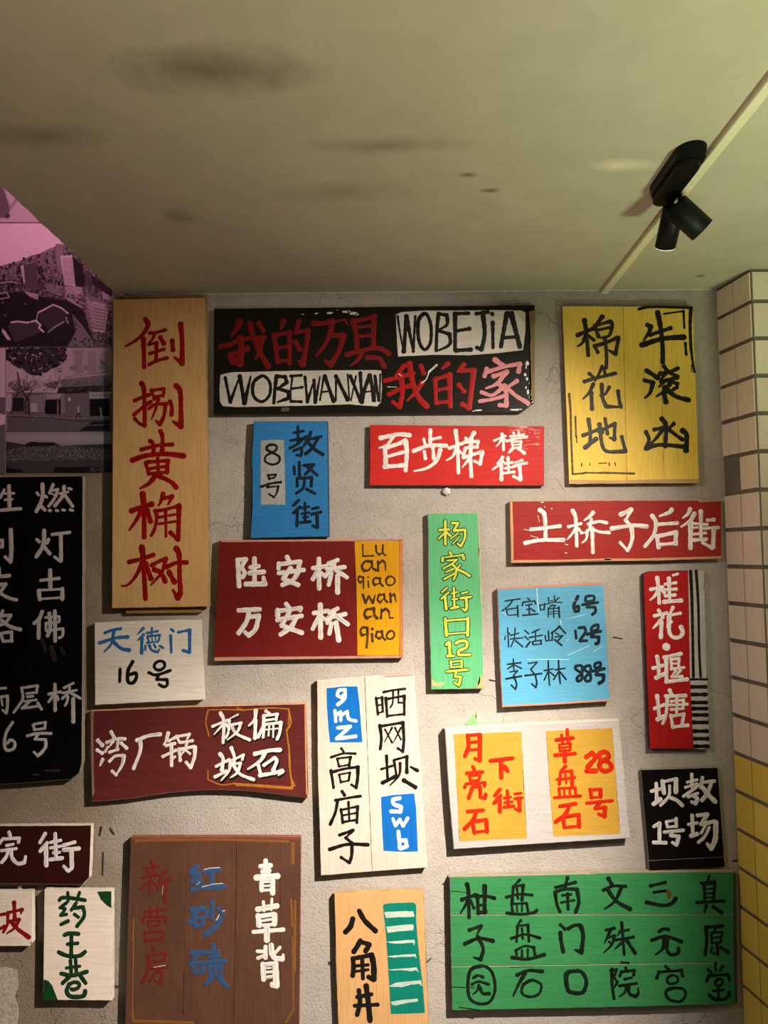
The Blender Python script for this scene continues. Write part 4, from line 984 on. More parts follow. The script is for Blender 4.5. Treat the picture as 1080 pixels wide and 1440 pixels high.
# 11 white board with blue characters
s = Sign('sign_board', 'white board with blue characters over black number 16, below the tall wooden board', 'sign',
         [(132.5, 875.5), (205, 872.5), (281.7, 870.8), (284, 920), (286.7, 984), (210, 987.5), (133.2, 991.7)], 0.020, board_mat('e4dace', 'h', 0.06, 'd8c8be'), E_white, seed=11)
d4 = crp(120, 860, 6)
BLU = paint_mat('1d5f9e', 0.5, '6a94b8')
s.ink(d4, 26, BLU, '@24 165,180 230,155 300,145; @28 120,265 250,225 358,215; @28 240,170 220,270 160,340; @30 232,250 300,310 372,325 | @24 490,140 440,192; @24 490,195 440,245; @28 477,220 475,350; @20 520,182 610,165; @18 562,140 560,205; @18 525,215 535,255; @18 525,210 630,198; @18 630,198 620,242; @12 562,208 564,245; @12 592,205 592,240; @16 520,264 612,255; @20 507,290 505,322; @22 540,285 560,325 610,342 628,312; @18 580,280 592,302; @20 628,290 655,305 | @22 725,150 742,165; @26 720,205 725,345; @22 785,175 880,155; @30 880,155 880,340; @26 880,345 825,328', 'b')
s.ink(d4, 27, BLK, '@27 293,485 290,590 | @30 400,422 360,500 360,590 400,602 430,560 425,520 375,532 | @25 625,418 588,440 585,478 625,495 665,470 665,432 627,417; @26 535,515 600,535 718,497; @25 620,532 602,572; @26 602,572 690,575; @26 690,575 690,620 660,635 622,615', 'm')

# 12 wavy dark red board
s = Sign('sign_board', 'dark red board with a wavy lower edge and an orange framed right half', 'sign',
         [(120 + x / 3.375, 980 + y / 3.375) for x, y in pts('22,66 500,46 1045,32 1050,250 1057,480 980,472 900,462 800,450 700,444 600,442 500,446 400,455 300,470 200,484 120,492 30,498 26,300')], 0.018,
         board_mat('5c2624', 'h', 0.12, '4a1c1c'), E_peach, seed=12)
m1, m2 = crp(120, 990, 6.353), crp(285, 990, 6.968)
s.patch('worn_edge', m1, '46,62 74,60 70,300 80,800 60,830 52,500', board_mat('8a6a58', 'v', 0.5))
s.patch('worn_edge', m2, '995,12 1012,12 1020,400 1026,800 1034,890 1014,888 1006,600 1000,300', board_mat('c08a60', 'v', 0.4), label='bare wooden right edge')
s.ink(m1, 30, WHT, '@32 110,325 152,370; @28 105,412 150,440; @28 155,495 130,552; @30 230,250 262,312; @26 190,345 280,312 355,312; @24 245,335 215,380; @24 290,335 282,400; @22 175,425 200,385; @28 320,350 368,395; @24 215,432 290,405; @24 215,512 270,465 345,460; @30 345,465 330,540 275,635; @26 275,635 238,600 | @30 460,325 560,285 670,270; @32 490,320 490,420 430,578 | @30 740,260 720,330 698,365; @24 742,330 802,300; @24 720,372 800,352; @24 690,470 810,412; @32 768,360 770,550; @22 770,500 800,470; @24 812,290 842,342; @24 830,290 930,270; @24 930,270 900,330; @22 850,345 958,328; @26 835,400 848,505; @26 850,405 970,380; @32 980,385 975,470 940,570; @26 940,570 900,520; @24 905,350 885,410 850,465; @20 895,412 935,445', 'b')
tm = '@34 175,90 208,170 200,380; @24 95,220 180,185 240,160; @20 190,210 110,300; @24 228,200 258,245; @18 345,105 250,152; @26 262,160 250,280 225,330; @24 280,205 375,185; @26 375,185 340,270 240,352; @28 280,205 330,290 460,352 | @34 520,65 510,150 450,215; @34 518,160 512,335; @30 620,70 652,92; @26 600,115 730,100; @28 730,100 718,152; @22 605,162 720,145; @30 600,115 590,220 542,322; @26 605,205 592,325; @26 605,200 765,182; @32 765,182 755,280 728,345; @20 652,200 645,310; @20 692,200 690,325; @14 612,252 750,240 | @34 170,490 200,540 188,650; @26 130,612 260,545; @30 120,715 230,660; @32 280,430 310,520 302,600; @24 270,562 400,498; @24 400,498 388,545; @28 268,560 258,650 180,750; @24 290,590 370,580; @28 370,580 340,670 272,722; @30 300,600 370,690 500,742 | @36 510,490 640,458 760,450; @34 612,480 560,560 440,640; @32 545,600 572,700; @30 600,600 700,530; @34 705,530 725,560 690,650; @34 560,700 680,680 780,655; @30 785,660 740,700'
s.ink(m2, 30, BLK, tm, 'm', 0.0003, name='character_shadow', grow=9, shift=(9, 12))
s.ink(m2, 30, WHT, tm, 'b', 0.0009)
s.ink(m2, 14, ORG, '@12 50,60 200,55 380,60; @18 340,42 400,62; @12 400,60 650,40 840,50; @18 840,50 862,180 822,260; @14 822,260 850,500 860,700 900,800 850,822; @12 845,60 838,200; @14 50,70 30,180 62,320; @12 50,650 50,742 180,792 320,778; @26 325,788 600,806 870,826; @14 845,400 850,600 880,830', 'm', 0.0004, name='painted_border', one=True)

# 13 two-plank white board with blue labels
s = Sign('sign_board', 'white two-plank board with two blue lettered labels and black characters', 'sign',
         [(445.6, 956.8), (512, 951.5), (582.5, 948), (592, 1080), (601, 1220), (525, 1225.5), (451.3, 1231.3), (447, 1090)], 0.018, board_mat('cfc0b2', 'v', 0.06, 'c6b4a6'), E_white,
         seams=((512, 940, 523.8, 1240),), seed=13)
d6 = crp(430, 940, 4.8)
s.patch('worn_edge', d6, '510,52 600,46 720,38 728,44 700,52 600,58 540,60', board_mat('cf8a84', 'h', 0.5))
for a in ('132,128 250,116 354,116 370,250 388,504 250,508 156,506 146,400 136,260', '500,862 600,845 738,836 752,950 764,1242 650,1246 518,1238 508,1050'):
    s.patch('label_rim', d6, a, board_mat('d8d4d0', 'v', 0.1), 0.0003)
for a in ('140,134 250,122 348,120 364,250 382,498 250,501 162,500 152,400 142,260', '507,868 600,852 732,843 746,950 757,1236 650,1239 524,1232 514,1050'):
    s.patch('label_panel', d6, a, board_mat('1565b4', 'v', 0.06, '105aa6'), 0.0005, label='blue painted label')
s.ink(d6, 24, WHT, '@22 262,142 222,150 212,182 240,198 265,170; @22 265,142 260,205 215,245 | @20 197,285 202,358; @20 202,318 236,292 236,352; @20 240,318 280,290 290,340 340,355 | @22 215,402 300,392; @22 300,392 208,475; @22 208,475 338,458 | @24 635,875 588,885 592,915 645,935 638,968 575,965 | @20 588,1015 606,1062 635,1018; @20 635,1018 656,1065 688,1010 | @24 625,1100 635,1215; @24 640,1162 675,1160 682,1200 640,1218', 'm', 0.0008, name='painted_letter')
s.ink(d6, 18, BLK, grow=0, txt='@16 240,540 255,562; @15 170,600 250,575 335,575; @15 212,610 225,662; @14 215,608 302,598; @18 302,598 292,655; @12 225,662 292,650; @20 170,690 188,805; @18 178,700 260,678 352,665; @24 352,665 350,740 340,805; @16 340,805 308,785; @14 225,718 237,770; @12 225,716 298,703; @16 298,703 290,755; @12 237,767 290,758 | @20 245,830 262,856; @17 200,890 300,872 370,862; @20 215,892 200,970 165,1052; @18 238,952 250,1042; @15 240,955 350,932; @20 350,932 345,1042; @16 288,902 294,1025; @13 250,992 345,975; @15 250,1037 345,1022 | @20 228,1125 320,1092; @20 320,1092 270,1142; @22 160,1222 280,1188 420,1190; @20 270,1142 312,1180; @24 312,1180 310,1260 295,1312; @18 295,1312 238,1275', style='b')
s.ink(d6, 18, BLK, grow=0, txt='@18 475,200 487,312; @13 475,205 515,195; @18 515,195 520,292; @11 487,250 515,243; @12 487,302 520,292; @15 525,160 600,145 670,138; @20 540,200 550,326; @16 545,207 665,185; @20 665,185 665,312; @13 590,152 587,230 570,265; @13 625,150 625,230; @13 625,230 652,232; @14 555,320 665,308 | @22 500,385 510,470 503,545; @18 508,390 655,365; @22 655,365 662,480 655,562; @18 655,562 622,540; @12 535,412 582,500; @12 582,400 530,500; @12 602,400 642,480; @12 642,400 592,500 | @20 545,590 552,740; @15 510,680 585,657; @24 518,772 600,732; @18 595,620 612,722; @16 600,617 682,595; @22 682,595 682,702; @18 637,640 630,720 568,790; @26 662,755 740,802', style='b')
s.ink(d6, 18, BLK, '@16 708,665 735,680; @22 735,680 755,690', 'm', name='knot_hole', label='dark knot hole', one=True)

# 14 white board with two yellow panels
s = Sign('sign_board', 'white speckled board with two yellow panels of red characters, number 28', 'sign',
         [(625.7, 1024.6), (740, 1018), (870, 1012), (878, 1095), (885.8, 1179), (760, 1186.5), (638, 1194.5), (631, 1110)], 0.026, board_mat('bcb6b2', 'h', 0.1, 'b2aaa8', speck=True), E_white, seed=14)
d7 = crp(620, 1000, 3.857)
YP = board_mat('b89038', 'h', 0.08, 'ae8632')
s.patch('colour_panel', d7, '70,125 250,118 437,112 450,400 466,690 300,697 102,706 85,400', YP, label='left yellow panel', jit=0.001)
s.patch('colour_panel', d7, '570,108 750,98 930,92 952,400 973,665 800,672 610,680 590,400', YP, label='right yellow panel', jit=0.001)
RO = paint_mat('c0280c', 0.3, '9a1c0a')
s.ink(d7, 20, RO, '@22 145,130 150,190 130,245; @18 148,132 212,128; @24 212,128 210,268; @18 210,268 185,258; @16 155,170 205,166; @16 152,212 205,207 | @18 172,300 182,320; @20 140,338 225,330; @16 155,352 160,378; @14 155,352 212,346; @16 212,346 207,372; @14 160,380 205,374; @18 128,415 138,395; @16 138,395 240,388; @18 240,388 236,406; @20 172,412 150,472; @20 178,410 212,410 215,468 240,472 243,452 | @20 145,545 230,538; @22 190,548 175,590 128,640; @20 172,605 182,662; @20 180,600 246,590; @22 246,590 250,655; @16 182,658 250,650 | @22 268,270 388,256; @24 325,265 328,362; @24 342,300 362,325 | @20 320,425 292,460; @20 325,458 288,500; @22 318,480 320,545; @14 342,472 380,466; @18 360,432 365,515; @14 345,497 387,492; @18 342,522 395,515; @14 400,450 435,445; @16 400,475 442,470; @22 425,478 427,540; @16 425,542 402,530', 'm', 0.0006)
s.ink(d7, 20, RO, '@20 625,157 718,146; @16 655,130 660,172; @18 685,100 690,168; @14 642,182 647,218; @13 642,182 702,176; @16 702,176 700,212; @11 647,199 700,194; @13 647,217 700,212; @20 618,240 728,230; @22 670,215 672,275 | @18 678,298 655,322; @18 650,330 642,398; @16 652,330 708,325; @20 708,325 712,402; @15 630,372 727,360; @12 675,340 680,392; @15 640,422 645,458; @14 640,420 728,415; @16 728,415 732,455; @12 668,422 670,458; @12 698,420 700,456; @16 615,470 758,460 | @20 645,517 732,502; @22 697,512 675,560 622,602; @20 662,575 670,632; @20 665,575 747,562; @22 747,562 750,628; @16 670,632 750,624 | @24 788,250 822,226 836,255 795,305; @26 790,325 842,325 | @25 885,222 858,235 866,262 910,278 926,308 892,327 862,308 868,276 908,252 905,230 883,221 | @20 810,425 817,470; @18 812,428 866,424; @22 866,424 866,466; @14 817,470 866,466; @18 790,499 930,486; @22 858,500 838,528; @20 838,528 890,522; @24 890,522 888,572; @18 888,572 855,558', 'm', 0.0006)

# 15 small black board
s = Sign('sign_board', 'small black board with bold white characters standing just above the large green board', 'sign',
         [(901.5, 1081.7), (1009, 1078.6), (1014, 1150), (1019, 1219), (913.2, 1224), (907, 1150)], 0.011, board_mat('14100f', 'h', 0.06, '0e0c0b', rough=0.35), E_grey,
         seams=((890, 1211, 1040, 1204),), gap=0.0003, seed=15)
d8 = crp(895, 1070, 7.714)
s.patch('worn_edge', d8, '52,88 500,78 878,66 880,74 500,87 54,98', board_mat('a89c8c', 'h', 0.4), label='pale top edge')
s.ink(d8, 38, WHT, '@38 215,245 222,430; @36 162,330 270,302; @44 185,470 262,415; @44 282,220 300,350; @30 300,225 430,195; @46 430,200 428,340; @30 360,270 352,380 262,485; @36 372,400 440,430 500,485 | @36 600,145 605,290; @28 548,232 660,205; @28 530,288 660,250; @32 672,262 590,330 510,385; @30 560,392 665,352; @38 625,380 665,410 640,465; @30 640,465 598,445; @38 715,180 698,290; @34 735,232 850,218; @40 812,240 770,350 710,430; @46 722,292 790,380 855,442 | @34 188,715 250,675; @38 250,675 250,880; @36 185,885 320,888 | @30 325,660 337,720; @26 330,658 432,640; @34 432,625 432,712; @26 342,718 432,710; @34 302,775 510,752; @34 388,772 370,812; @32 370,812 460,818; @40 460,818 435,912; @32 432,912 390,885 | @36 605,590 612,800; @34 565,690 660,672; @42 592,815 660,792; @38 662,592 772,580; @40 772,580 700,690; @40 700,690 850,655; @50 862,665 855,850 810,950; @34 810,955 768,900; @28 745,705 702,785; @32 790,720 740,820 672,885', 'm')

# 16 large green plank board
s = Sign('sign_board', 'large green plank board with six columns of black characters at the bottom right', 'sign',
         [(632.5, 1232.5), (830, 1228), (1031.5, 1225), (1034, 1320), (1036, 1411.5), (840, 1417), (636, 1420.8), (634, 1330)], 0.022, board_mat('38834e', 'h', 0.12, '2e7242'), E_grey,
         seams=((620, 1286.6, 1050, 1285.8), (620, 1359.5, 1050, 1353.5)), seed=16)
e1, e2 = crp(620, 1220, 4.909), crp(830, 1220, 4.909)
s.patch('worn_edge', e1, '50,60 600,49 1078,39 1078,45 600,56 52,68', board_mat('a89c84', 'h', 0.5), label='pale bare top edge')
s.patch('worn_edge', e2, '2,25 500,22 985,16 988,34 960,32 500,34 2,41', board_mat('a89c84', 'h', 0.5), label='pale bare top edge')
s.patch('worn_edge', e2, '988,36 1004,34 1012,500 1016,936 1000,936 990,500', board_mat('4a3c2c', 'v', 0.5))
GB = paint_mat('0c120c', 0.25, '18281a')
s.ink(e1, 24, GB, '@26 180,115 190,170 195,345; @24 145,222 240,190; @22 190,212 170,260 135,315; @20 205,230 228,280; @22 245,205 300,195 370,212; @30 302,128 302,312; @24 252,192 258,315; @18 262,262 300,258; @22 262,312 312,305 | @18 545,85 500,130; @20 500,132 492,235; @18 500,130 568,122; @22 568,122 560,225; @18 450,205 540,185 630,190; @15 525,142 532,215; @18 488,252 495,308; @16 490,252 592,246; @18 592,246 602,300; @13 525,256 526,300; @13 560,252 560,300; @20 455,315 560,322 640,310 662,295 | @22 875,70 858,130; @20 792,138 930,102; @24 788,170 800,250 822,305; @22 795,168 850,150 940,150; @26 940,150 952,240 930,308; @16 838,192 900,185; @15 830,242 920,226; @20 875,180 878,288 | @22 195,432 280,402; @20 280,402 248,465; @24 165,527 260,490 360,507; @24 255,480 292,560 275,635 225,620 | @18 552,365 525,402; @20 530,402 522,512; @16 532,402 600,396; @20 600,396 608,510; @18 485,490 580,462 685,487; @15 560,420 565,490; @18 518,572 525,622; @16 520,570 580,542 640,552; @20 640,552 652,610; @15 560,572 560,620; @15 600,566 600,620; @22 490,622 600,632 715,602 | @22 825,395 856,425; @26 825,450 830,510 845,580; @24 880,422 920,400 960,400; @28 965,402 982,470 970,585 925,568', 'b')
s.ink(e1, 24, GB, '@22 270,682 205,710 187,800 198,900 260,940 335,928 373,850 363,750 328,695 272,681; @18 225,762 255,745 292,757; @18 215,807 260,787 330,807; @18 262,812 250,850 220,877; @22 270,832 290,870 335,870 | @22 525,742 600,712 702,717; @24 582,730 540,800 498,887; @20 620,780 568,812 562,870 620,893 678,870 693,812 652,782 618,780 | @28 868,735 872,830 900,862 978,862 1005,790 975,725 925,715 866,735', 'b')
s.ink(e2, 23, GB, '@26 125,75 150,118; @20 90,157 160,128 245,130; @24 217,135 172,230 100,287; @26 120,152 180,232 275,287 | @20 415,127 520,102; @18 440,172 520,160; @24 390,240 500,262 560,250 592,213 | @18 820,60 812,95; @18 765,107 860,97; @20 785,112 790,222; @16 787,115 860,110; @20 860,110 852,222; @11 800,150 845,146; @11 800,180 845,177; @11 800,208 845,205; @20 737,242 925,230; @22 802,265 787,312; @24 850,270 908,312 | @20 110,432 168,418; @20 142,430 100,520; @18 125,482 168,470; @20 168,470 150,530 95,587; @15 130,512 148,530; @20 217,380 235,602; @16 218,430 185,472; @18 203,442 265,430; @18 170,502 300,480; @20 227,512 170,562; @24 252,502 310,590 | @22 475,442 505,425 540,428; @22 425,502 520,475 630,512; @24 512,492 500,560 450,602; @24 532,500 530,570 560,602 605,590 610,560 | @22 800,412 915,405; @24 800,412 805,500 795,602; @16 872,412 850,445; @18 835,452 840,522; @15 840,452 910,445; @18 910,445 900,515; @13 845,487 900,480; @14 845,522 900,515; @20 875,525 882,600; @16 880,600 850,590; @18 842,552 830,590; @22 902,552 950,582', 'b')
s.ink(e2, 22, GB, '@22 150,702 150,800 165,905; @18 140,712 182,705; @20 182,705 165,762; @18 165,762 188,790 165,832; @14 215,655 265,658; @20 245,692 257,715; @20 205,747 215,720; @18 215,720 305,710; @20 305,710 300,742; @16 235,772 285,760; @18 200,817 320,800; @20 250,812 240,860 200,892; @22 265,820 270,870 310,890 332,870 330,830 | @20 520,682 542,705; @22 460,762 475,722; @18 475,722 630,710; @22 630,710 638,748; @18 562,745 530,772 548,803 600,792 602,757 560,744; @20 562,835 522,860 545,910 620,925 658,880 640,838 560,833 | @18 865,660 866,710; @18 815,702 837,728; @20 915,682 890,720; @22 805,782 820,747; @18 820,747 950,740; @22 950,740 962,772; @18 882,770 862,798 888,818 915,797 907,772 880,770; @16 850,852 920,845; @18 886,822 886,902; @22 825,882 860,910 920,910 955,887 960,862', 'b')
CR = paint_mat('122414', 0.1, '0c180e')
s.ink(e1, 5, CR, '@5 60,162 120,165 180,175; @6 75,825 230,830; @4 480,690 640,682; @7 130,965 200,975 270,985', 'm', name='crack', label='thin dark cracks', one=True)
s.patch('worn_edge', e2, '540,140 548,150 566,190 555,215 535,218 528,170', board_mat('6a4a30', 'v', 0.5), jit=0.0008)

# 17 plywood board with teal strip
s = Sign('sign_board', 'light plywood board with black characters and a teal strip of white bars', 'sign',
         [(470, 1256.7), (530, 1253.5), (596, 1251.8), (599, 1350), (605, 1478), (477, 1480), (472.5, 1370)], 0.016, board_mat('cda06c', 'v', 0.08, 'c29562'), E_raw, seed=17)
e3 = crp(455, 1240, 6.353)
s.patch('colour_panel', e3, '530,215 545,198 600,190 800,185 820,195 828,215 830,400 860,700 890,950 906,1172 750,1178 602,1182 585,900 560,500', board_mat('0e7a68', 'v', 0.08, '0a6a5c'), label='teal painted strip')
TW2 = board_mat('c4ccc2', 'h', 0.9, '4a9c8c')
for q in ('542,272 620,268 700,264 800,264 808,290 812,312 740,316 650,318 560,324 548,300', '560,402 640,394 700,388 798,382 806,400 800,434 720,440 640,448 572,456 566,430',
          '556,536 660,530 740,522 812,518 816,545 806,572 800,545 740,548 680,552 600,548', '562,668 640,658 740,650 824,646 830,690 816,668 700,672 640,678',
          '572,786 700,776 832,766 850,812 826,790 780,800 700,790 620,794', '582,934 640,904 740,892 868,880 882,934 850,912 780,918 700,942 630,940', '600,1072 700,1056 840,1046 846,1068 740,1084 650,1106 610,1100'):
    s.patch('painted_bar', e3, q, TW2, 0.0006, jit=0.0007)
s.ink(e3, 44, BLK, '@44 262,330 240,400 195,450; @42 318,260 370,350 465,440 | @42 330,525 300,580 270,625; @38 340,540 412,562; @40 412,562 375,620; @40 262,685 268,760 260,840; @36 272,685 350,670 430,652; @48 430,652 448,750 450,870; @40 450,875 400,850; @26 285,752 400,742; @34 345,690 352,865; @24 285,802 400,785 | @34 300,1030 430,1005; @32 275,1108 485,1098; @38 315,970 325,1080 300,1190; @46 380,930 400,1080 415,1240', 'm')

# 18 brown plank board
s = Sign('sign_board', 'brown varnished plank board with red, blue and white columns of characters', 'sign',
         [(184, 1177.5), (300, 1176.8), (422.7, 1177.3), (421.5, 1320), (419.5, 1478), (175, 1478), (179, 1320)], 0.019, board_mat('5c3e30', 'v', 0.2, '483228', rough=0.4), board_mat('7a4a38', 'h', 0.3),
         seams=((262, 1170, 256, 1490), (333, 1170, 328, 1490), (394, 1170, 394, 1490)), gap=0.0002, seed=18)
e4, n6, n7 = crp(165, 1165, 4.075), crp(320, 1190, 6.55), crp(180, 1200, 7.2)
s.patch('worn_edge', e4, '78,50 500,48 1048,50 1046,66 800,62 500,68 200,64 82,68', board_mat('7a4434', 'h', 0.4))
OC = paint_mat('7a5024', 0.95, '5a3d2e')
s.ink(e4, 12, OC, '@14 105,85 105,72 300,68 600,66 980,76; @9 92,520 88,640; @8 92,640 85,1050; @16 85,1060 90,1105 430,1115; @18 1004,90 1005,200; @12 995,410 1001,560; @9 1003,620 1008,1040; @12 1008,1040 965,1112; @14 1018,420 1015,820', 'm', name='painted_border', one=True)
FR = paint_mat('641b18', 0.9, '52302a', 0.7); FB = paint_mat('2a4c74', 0.95, '46383a', 0.7)
s.ink(n7, 36, FR, '@34 235,75 250,110; @34 165,150 310,130; @28 190,170 212,210; @28 275,150 255,200; @36 140,240 300,215; @36 232,190 225,400; @32 220,285 130,360; @28 250,285 290,330; @34 385,185 330,235; @34 332,235 325,300 300,352; @34 335,272 440,262; @40 380,285 372,495 | @32 170,590 380,570; @28 228,540 235,610; @28 300,535 298,605; @34 150,695 165,645; @30 170,640 380,640; @34 380,640 385,690; @26 200,685 212,740; @24 205,682 320,672; @28 320,672 308,730; @24 212,738 308,728; @34 172,800 180,890; @30 175,800 355,790; @36 355,790 345,880; @32 180,880 350,868 | @36 250,940 270,985; @32 205,1032 380,1012; @34 380,1012 368,1080; @30 210,1100 370,1088; @36 210,1025 200,1180 140,1310; @32 220,1172 400,1150; @34 290,1160 300,1185; @32 300,1200 348,1200; @36 348,1200 325,1320; @28 322,1320 275,1290; @32 285,1195 220,1295', 'm')
s.ink(n7, 50, FB, '@54 700,130 640,200 720,215; @48 720,215 650,290 740,280; @46 650,370 770,335; @44 765,190 930,168; @46 850,190 850,335; @54 770,348 968,338 | @48 640,572 765,560; @44 700,580 630,700; @42 665,660 675,745; @38 670,665 755,655; @46 755,655 752,725; @42 675,740 750,728; @44 852,490 850,660; @38 805,575 790,640; @42 915,560 960,610; @48 940,660 870,760 785,822 | @46 650,1012 770,1000; @40 715,1010 635,1130; @42 660,1110 680,1210; @38 670,1112 755,1105; @44 755,1105 758,1190; @42 680,1208 755,1195; @38 800,1010 920,990; @40 862,930 866,1090; @34 815,1052 930,1040; @44 782,1112 990,1090; @36 822,1150 830,1235; @34 830,1152 940,1142; @38 940,1142 940,1225; @40 882,1180 865,1240 790,1322; @48 912,1250 1000,1345', 'm')
s.ink(n7, 6, PALE, '@7 770,165 840,150 930,145; @7 750,342 850,315 960,305; @9 890,678 910,650 920,622; @5 345,420 355,330; @8 960,585 980,580; @5 690,320 730,290; @5 260,1155 380,1135', 'm', 0.0008, name='scratch', label='pale scratches', one=True)
s.ink(n6, 40, WHT, '@42 350,132 352,230; @42 302,187 398,177; @44 322,237 382,225; @50 262,290 462,275; @38 312,330 314,408; @30 318,325 415,320; @44 415,320 415,435; @18 330,368 400,364; @22 322,407 400,402 | @26 330,512 336,595; @24 408,485 402,585; @44 275,582 455,550; @46 282,640 290,730; @36 300,645 430,625; @46 435,630 432,720; @20 305,690 425,670; @26 310,730 425,720; @34 238,790 515,768; @52 360,745 362,865 | @36 350,927 350,1030; @28 272,968 340,970; @28 277,1032 345,1002; @46 402,912 408,990; @44 408,990 440,1032 505,1038; @28 482,932 438,985; @24 512,1000 512,1040; @44 325,1087 332,1228; @34 340,1090 440,1080; @54 440,1085 450,1285; @44 450,1290 410,1275; @14 350,1125 400,1122; @22 345,1162 420,1157; @26 345,1210 420,1200', 'm')

# 19 large black board, cut off by the frame
s = Sign('sign_board', 'large black board with grey-white characters, cut off at the left edge below the photographs', 'sign',
         [(-75, 671), (116.7, 669), (116.4, 900), (115.5, 1072), (112, 1087), (101, 1096), (40, 1101), (-75, 1108)], 0.020, board_mat('090808', 'v', 0.05, '0c0b0a', rough=0.35), E_grey, seed=19)
e6, e7 = crp(0, 660, 6), crp(0, 880, 6.26)
GW = paint_mat('bdb4b0', 0.7, '7c7470')
s.ink(e6, 32, GW, '@22 -60,150 -65,340; @22 -95,200 -105,260; @20 -30,190 -20,230; @32 75,140 80,335; @24 35,172 0,240; @20 35,205 118,202; @20 40,257 105,252; @28 -20,347 175,332 | @30 -10,600 20,600; @28 20,600 18,655; @26 18,655 -15,655; @36 90,510 95,680 88,780; @26 88,785 42,738 | @28 -10,830 -5,900; @30 -30,907 80,897; @28 -20,975 48,967; @30 48,967 0,1040; @28 -20,1030 60,1080 138,1102', 'm')
s.ink(e6, 28, GW, '@26 22,1195 -10,1262; @26 0,1237 90,1230; @28 90,1230 50,1290 -15,1320; @30 10,1272 80,1325 172,1352; @26 5,1385 25,1450; @24 12,1382 95,1372; @28 95,1372 98,1450; @24 25,1452 98,1447 | @34 357,125 360,220 340,290 305,355; @24 310,197 325,217; @24 385,225 395,237; @28 347,312 380,345; @28 447,128 418,200; @22 430,182 488,168; @26 488,168 462,240 410,312; @16 440,207 456,215; @30 540,145 530,220 462,308; @20 502,205 575,190; @22 575,160 602,168; @28 547,217 612,312; @24 415,347 426,349; @24 472,346 488,350; @22 525,342 545,346; @22 590,340 615,349 | @34 372,515 370,600 355,660 305,738; @28 310,592 332,612; @32 408,592 395,622; @30 370,652 420,712; @26 437,550 588,532; @32 512,552 515,770; @24 512,778 458,738 | @34 422,850 425,1010; @26 342,937 498,920; @34 325,1022 336,1098; @20 332,1020 520,1010; @34 525,1008 525,1095; @18 342,1094 520,1082 | @32 355,1200 330,1262 287,1300; @32 327,1270 325,1425; @20 382,1250 500,1242; @20 500,1242 498,1285; @20 388,1300 500,1288; @22 387,1297 387,1360; @22 390,1362 528,1345; @24 530,1345 528,1400 500,1422; @32 415,1215 422,1340 400,1405; @32 462,1195 465,1450', 'm')
s.ink(e7, 26, GW, '@22 -40,555 50,548; @24 -30,635 -30,770; @22 -25,632 65,617; @26 65,617 65,700 55,770; @22 55,770 22,742; @18 12,645 20,702 | @24 190,547 200,640 160,710 120,762; @22 195,547 330,527; @24 330,527 320,590; @20 232,597 320,587; @22 240,626 290,620; @20 212,667 320,652; @22 262,667 192,727; @22 192,727 340,707; @26 332,682 365,735 | @30 483,515 485,745; @24 427,602 533,582; @24 470,612 427,670; @24 502,622 510,652; @22 645,505 562,547; @22 552,592 673,567; @22 612,540 600,590 547,642; @24 622,592 708,640; @22 597,622 590,670 572,700; @34 643,642 645,845 | @26 110,850 55,940 38,1040 60,1095 118,1082 130,1032 95,1005 62,1035 | @24 292,872 302,915; @20 302,865 400,850; @24 400,850 393,905; @20 305,915 388,905; @24 237,970 330,948 450,948; @24 340,950 305,1000; @22 305,1000 400,1002; @28 400,1002 402,1060 370,1110 330,1145; @20 330,1145 298,1112', 'm')
GS = paint_mat('2a2826', 0.95, '0c0b0a', 0.6)
s.ink(e7, 40, GS, '@34 370,130 400,220; @44 450,190 480,300; @30 540,200 560,240; @18 400,1275 520,1275; @12 280,1310 340,1312', 'm', name='chalky_smear', label='faint grey smears', one=True)

# 20 dark maroon board
s = Sign('sign_board', 'dark maroon board with clipped lower corner and white characters at the left edge', 'sign',
         [(-75, 1162), (0, 1161), (128.7, 1160), (127.5, 1200), (126, 1234), (116.5, 1244.5), (60, 1243.5), (-75, 1242)], 0.018, board_mat('33130f', 'h', 0.08, '2a100e', rough=0.4), E_white, seed=20)
e5 = crp(0, 1140, 4.8)
s.ink(e5, 24, WHT, '@22 -60,160 -60,370; @22 60,145 70,175; @22 -5,222 20,190; @20 20,192 130,185; @22 130,185 124,215; @18 42,236 90,226; @20 8,270 110,256; @22 55,268 42,310 10,350; @24 75,268 82,320 120,357 165,350; @20 165,350 172,310 | @24 305,155 270,215; @24 318,217 270,275; @28 310,240 312,370; @20 340,215 410,200; @24 372,155 378,320; @20 338,252 410,240; @20 360,285 402,280; @24 338,330 420,320; @22 425,235 505,213; @26 428,265 533,255; @28 482,268 485,380; @22 485,390 460,408 430,375', 'm')

# 21 small white board with one red character
s = Sign('sign_board', 'small white board with a red character and notched corner, half outside the left edge', 'sign',
         [(-60, 1254), (45, 1253.5), (45.8, 1325.5), (41.5, 1326), (41, 1330.8), (-60, 1331)], 0.018, board_mat('e0d2c6', 'h', 0.08, 'd0beb2'), E_white, seed=21)
s.ink(e5, 24, paint_mat('8a1018', 0.3, '6a0c10'), '@24 -20,640 -15,800; @20 -40,712 30,698; @22 -30,812 30,782; @26 95,620 100,735; @20 50,690 150,667; @22 150,667 140,695; @22 52,690 50,765 22,820; @22 62,750 130,735; @22 130,735 100,790 45,830; @28 80,752 120,800 195,855', 'b')

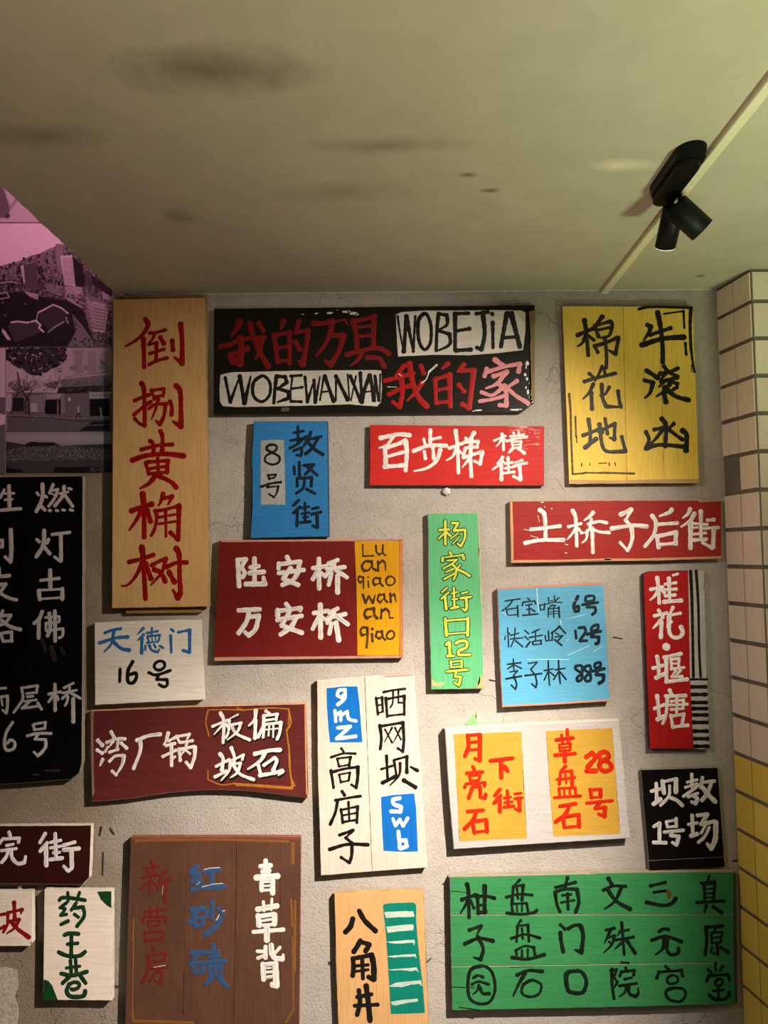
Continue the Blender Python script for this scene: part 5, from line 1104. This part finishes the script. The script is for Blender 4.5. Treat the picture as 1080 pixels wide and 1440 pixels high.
# 22 white board with green characters
s = Sign('sign_board', 'white upright board with dark green characters and green painted opposite corners', 'sign',
         [(62, 1251.5), (157.2, 1252.5), (157.4, 1330), (157.2, 1407.3), (80, 1406.7), (60.3, 1406.8), (61, 1330)], 0.021, board_mat('e8dacc', 'h', 0.05, 'dccabc'), E_white, seed=22)
GC = board_mat('14401c', 'v', 0.05, '0e3416')
s.patch('colour_panel', e5, '655,546 700,544 752,545 752,658 720,640 680,600', GC, label='green painted corner')
s.patch('colour_panel', e5, '296,1140 325,1148 352,1180 372,1230 390,1278 340,1279 292,1279', GC, label='green painted corner')
GN = paint_mat('0e2a18', 0.2, '18401f')
s.ink(e5, 25, GN, '@24 400,605 420,588 480,590 575,605; @22 457,552 460,610; @22 537,552 520,602; @22 450,622 405,655; @22 405,655 440,662; @20 440,667 408,708; @20 408,708 450,700; @24 412,768 460,745; @22 515,622 480,672; @24 490,660 560,650 568,710 520,780; @22 502,700 530,720 | @26 435,840 470,828 530,832; @26 482,838 480,980; @22 455,902 525,895; @26 395,955 430,972 480,985 540,978 575,952 | @24 475,1012 480,1090; @24 510,1007 515,1090; @20 448,1062 540,1050; @26 412,1100 490,1112 588,1087; @26 470,1120 422,1165; @26 540,1112 578,1165; @24 465,1180 500,1158 535,1170 520,1200 482,1205; @28 467,1172 450,1220 480,1255 560,1252 575,1217', 'm')

# white lump of filler under the bright red board
def lump(px, py, r, label):
    bm = bmesh.new(); bmesh.ops.create_icosphere(bm, subdivisions=3, radius=1)
    rr = random.Random(9)
    for v in bm.verts:
        k = 1 + 0.25 * math.sin(v.co.x * 5 + 1) * math.cos(v.co.z * 6) + rr.uniform(-0.05, 0.05)
        v.co = Vector((v.co.x * r * 1.1, v.co.y * r * 0.7, v.co.z * r)) * k
    q = P(px, py, -r * 0.4)
    bm_o = bm_obj('filler_lump', bm, plain_mat('white_filler', (0.62, 0.56, 0.5, 1), 0.8, nz=0.3), smooth=True)
    bm_o.location = q
    tag(bm_o, label, 'filler lump')
bm_ = bpy.data.objects['wall_back']
def wall_mark(name, poly, col, label=None):
    q = [P(x, y, -0.0006) for x, y in poly]
    bm = bmesh.new(); slab(bm, densify([Vector((p.x, p.z)) for p in q], 0.004, 0.0006, random.Random(1)), -0.0006, 0.0015, 0.0001, 0, 0)
    o = bm_obj(name, bm, plain_mat(name + '_coat', col, 0.85, nz=0.35, nscale=120), bm_)
    if label: o['label'] = label
wall_mark('plaster_patch', [(-20, 1362), (8, 1360), (24, 1364), (26, 1385), (22, 1400), (26, 1425), (23, 1450), (-20, 1450)], (0.40, 0.34, 0.28, 1), 'paler smooth plaster patch')
for g in ([(141, 1162), (143.5, 1163), (141, 1176), (139, 1174)], [(144, 1198), (146, 1199), (145, 1232), (143.2, 1231)], [(157, 1385), (168, 1387), (167, 1389), (157, 1388)],
          [(862, 895), (876, 897.5), (875, 899), (862, 897)], [(688, 955), (697, 957), (697, 958.6), (688, 957)], [(155, 1163), (161, 1172), (160, 1174), (154, 1166)],
          [(600, 1352), (606, 1347), (606.6, 1348.6), (601, 1354)], [(462, 1352), (466, 1354), (465, 1357), (461, 1355)], [(1030, 1210), (1040, 1209), (1040, 1211), (1030, 1212)]):
    wall_mark('gouge', g, (0.03, 0.025, 0.02, 1))
wall_mark('paint_smudge', [(654, 1019), (660, 1012), (666, 1004), (670, 999), (669, 1008), (672, 1019), (664, 1021)], (0.18, 0.45, 0.16, 1), 'green paint smudge')
lump(28, 1247.5, 0.0065, 'tiny white lump of filler just under the dark maroon board')
lump(627.5, 691, 0.0115, 'small white lump of filler on the wall just under the bright red board')
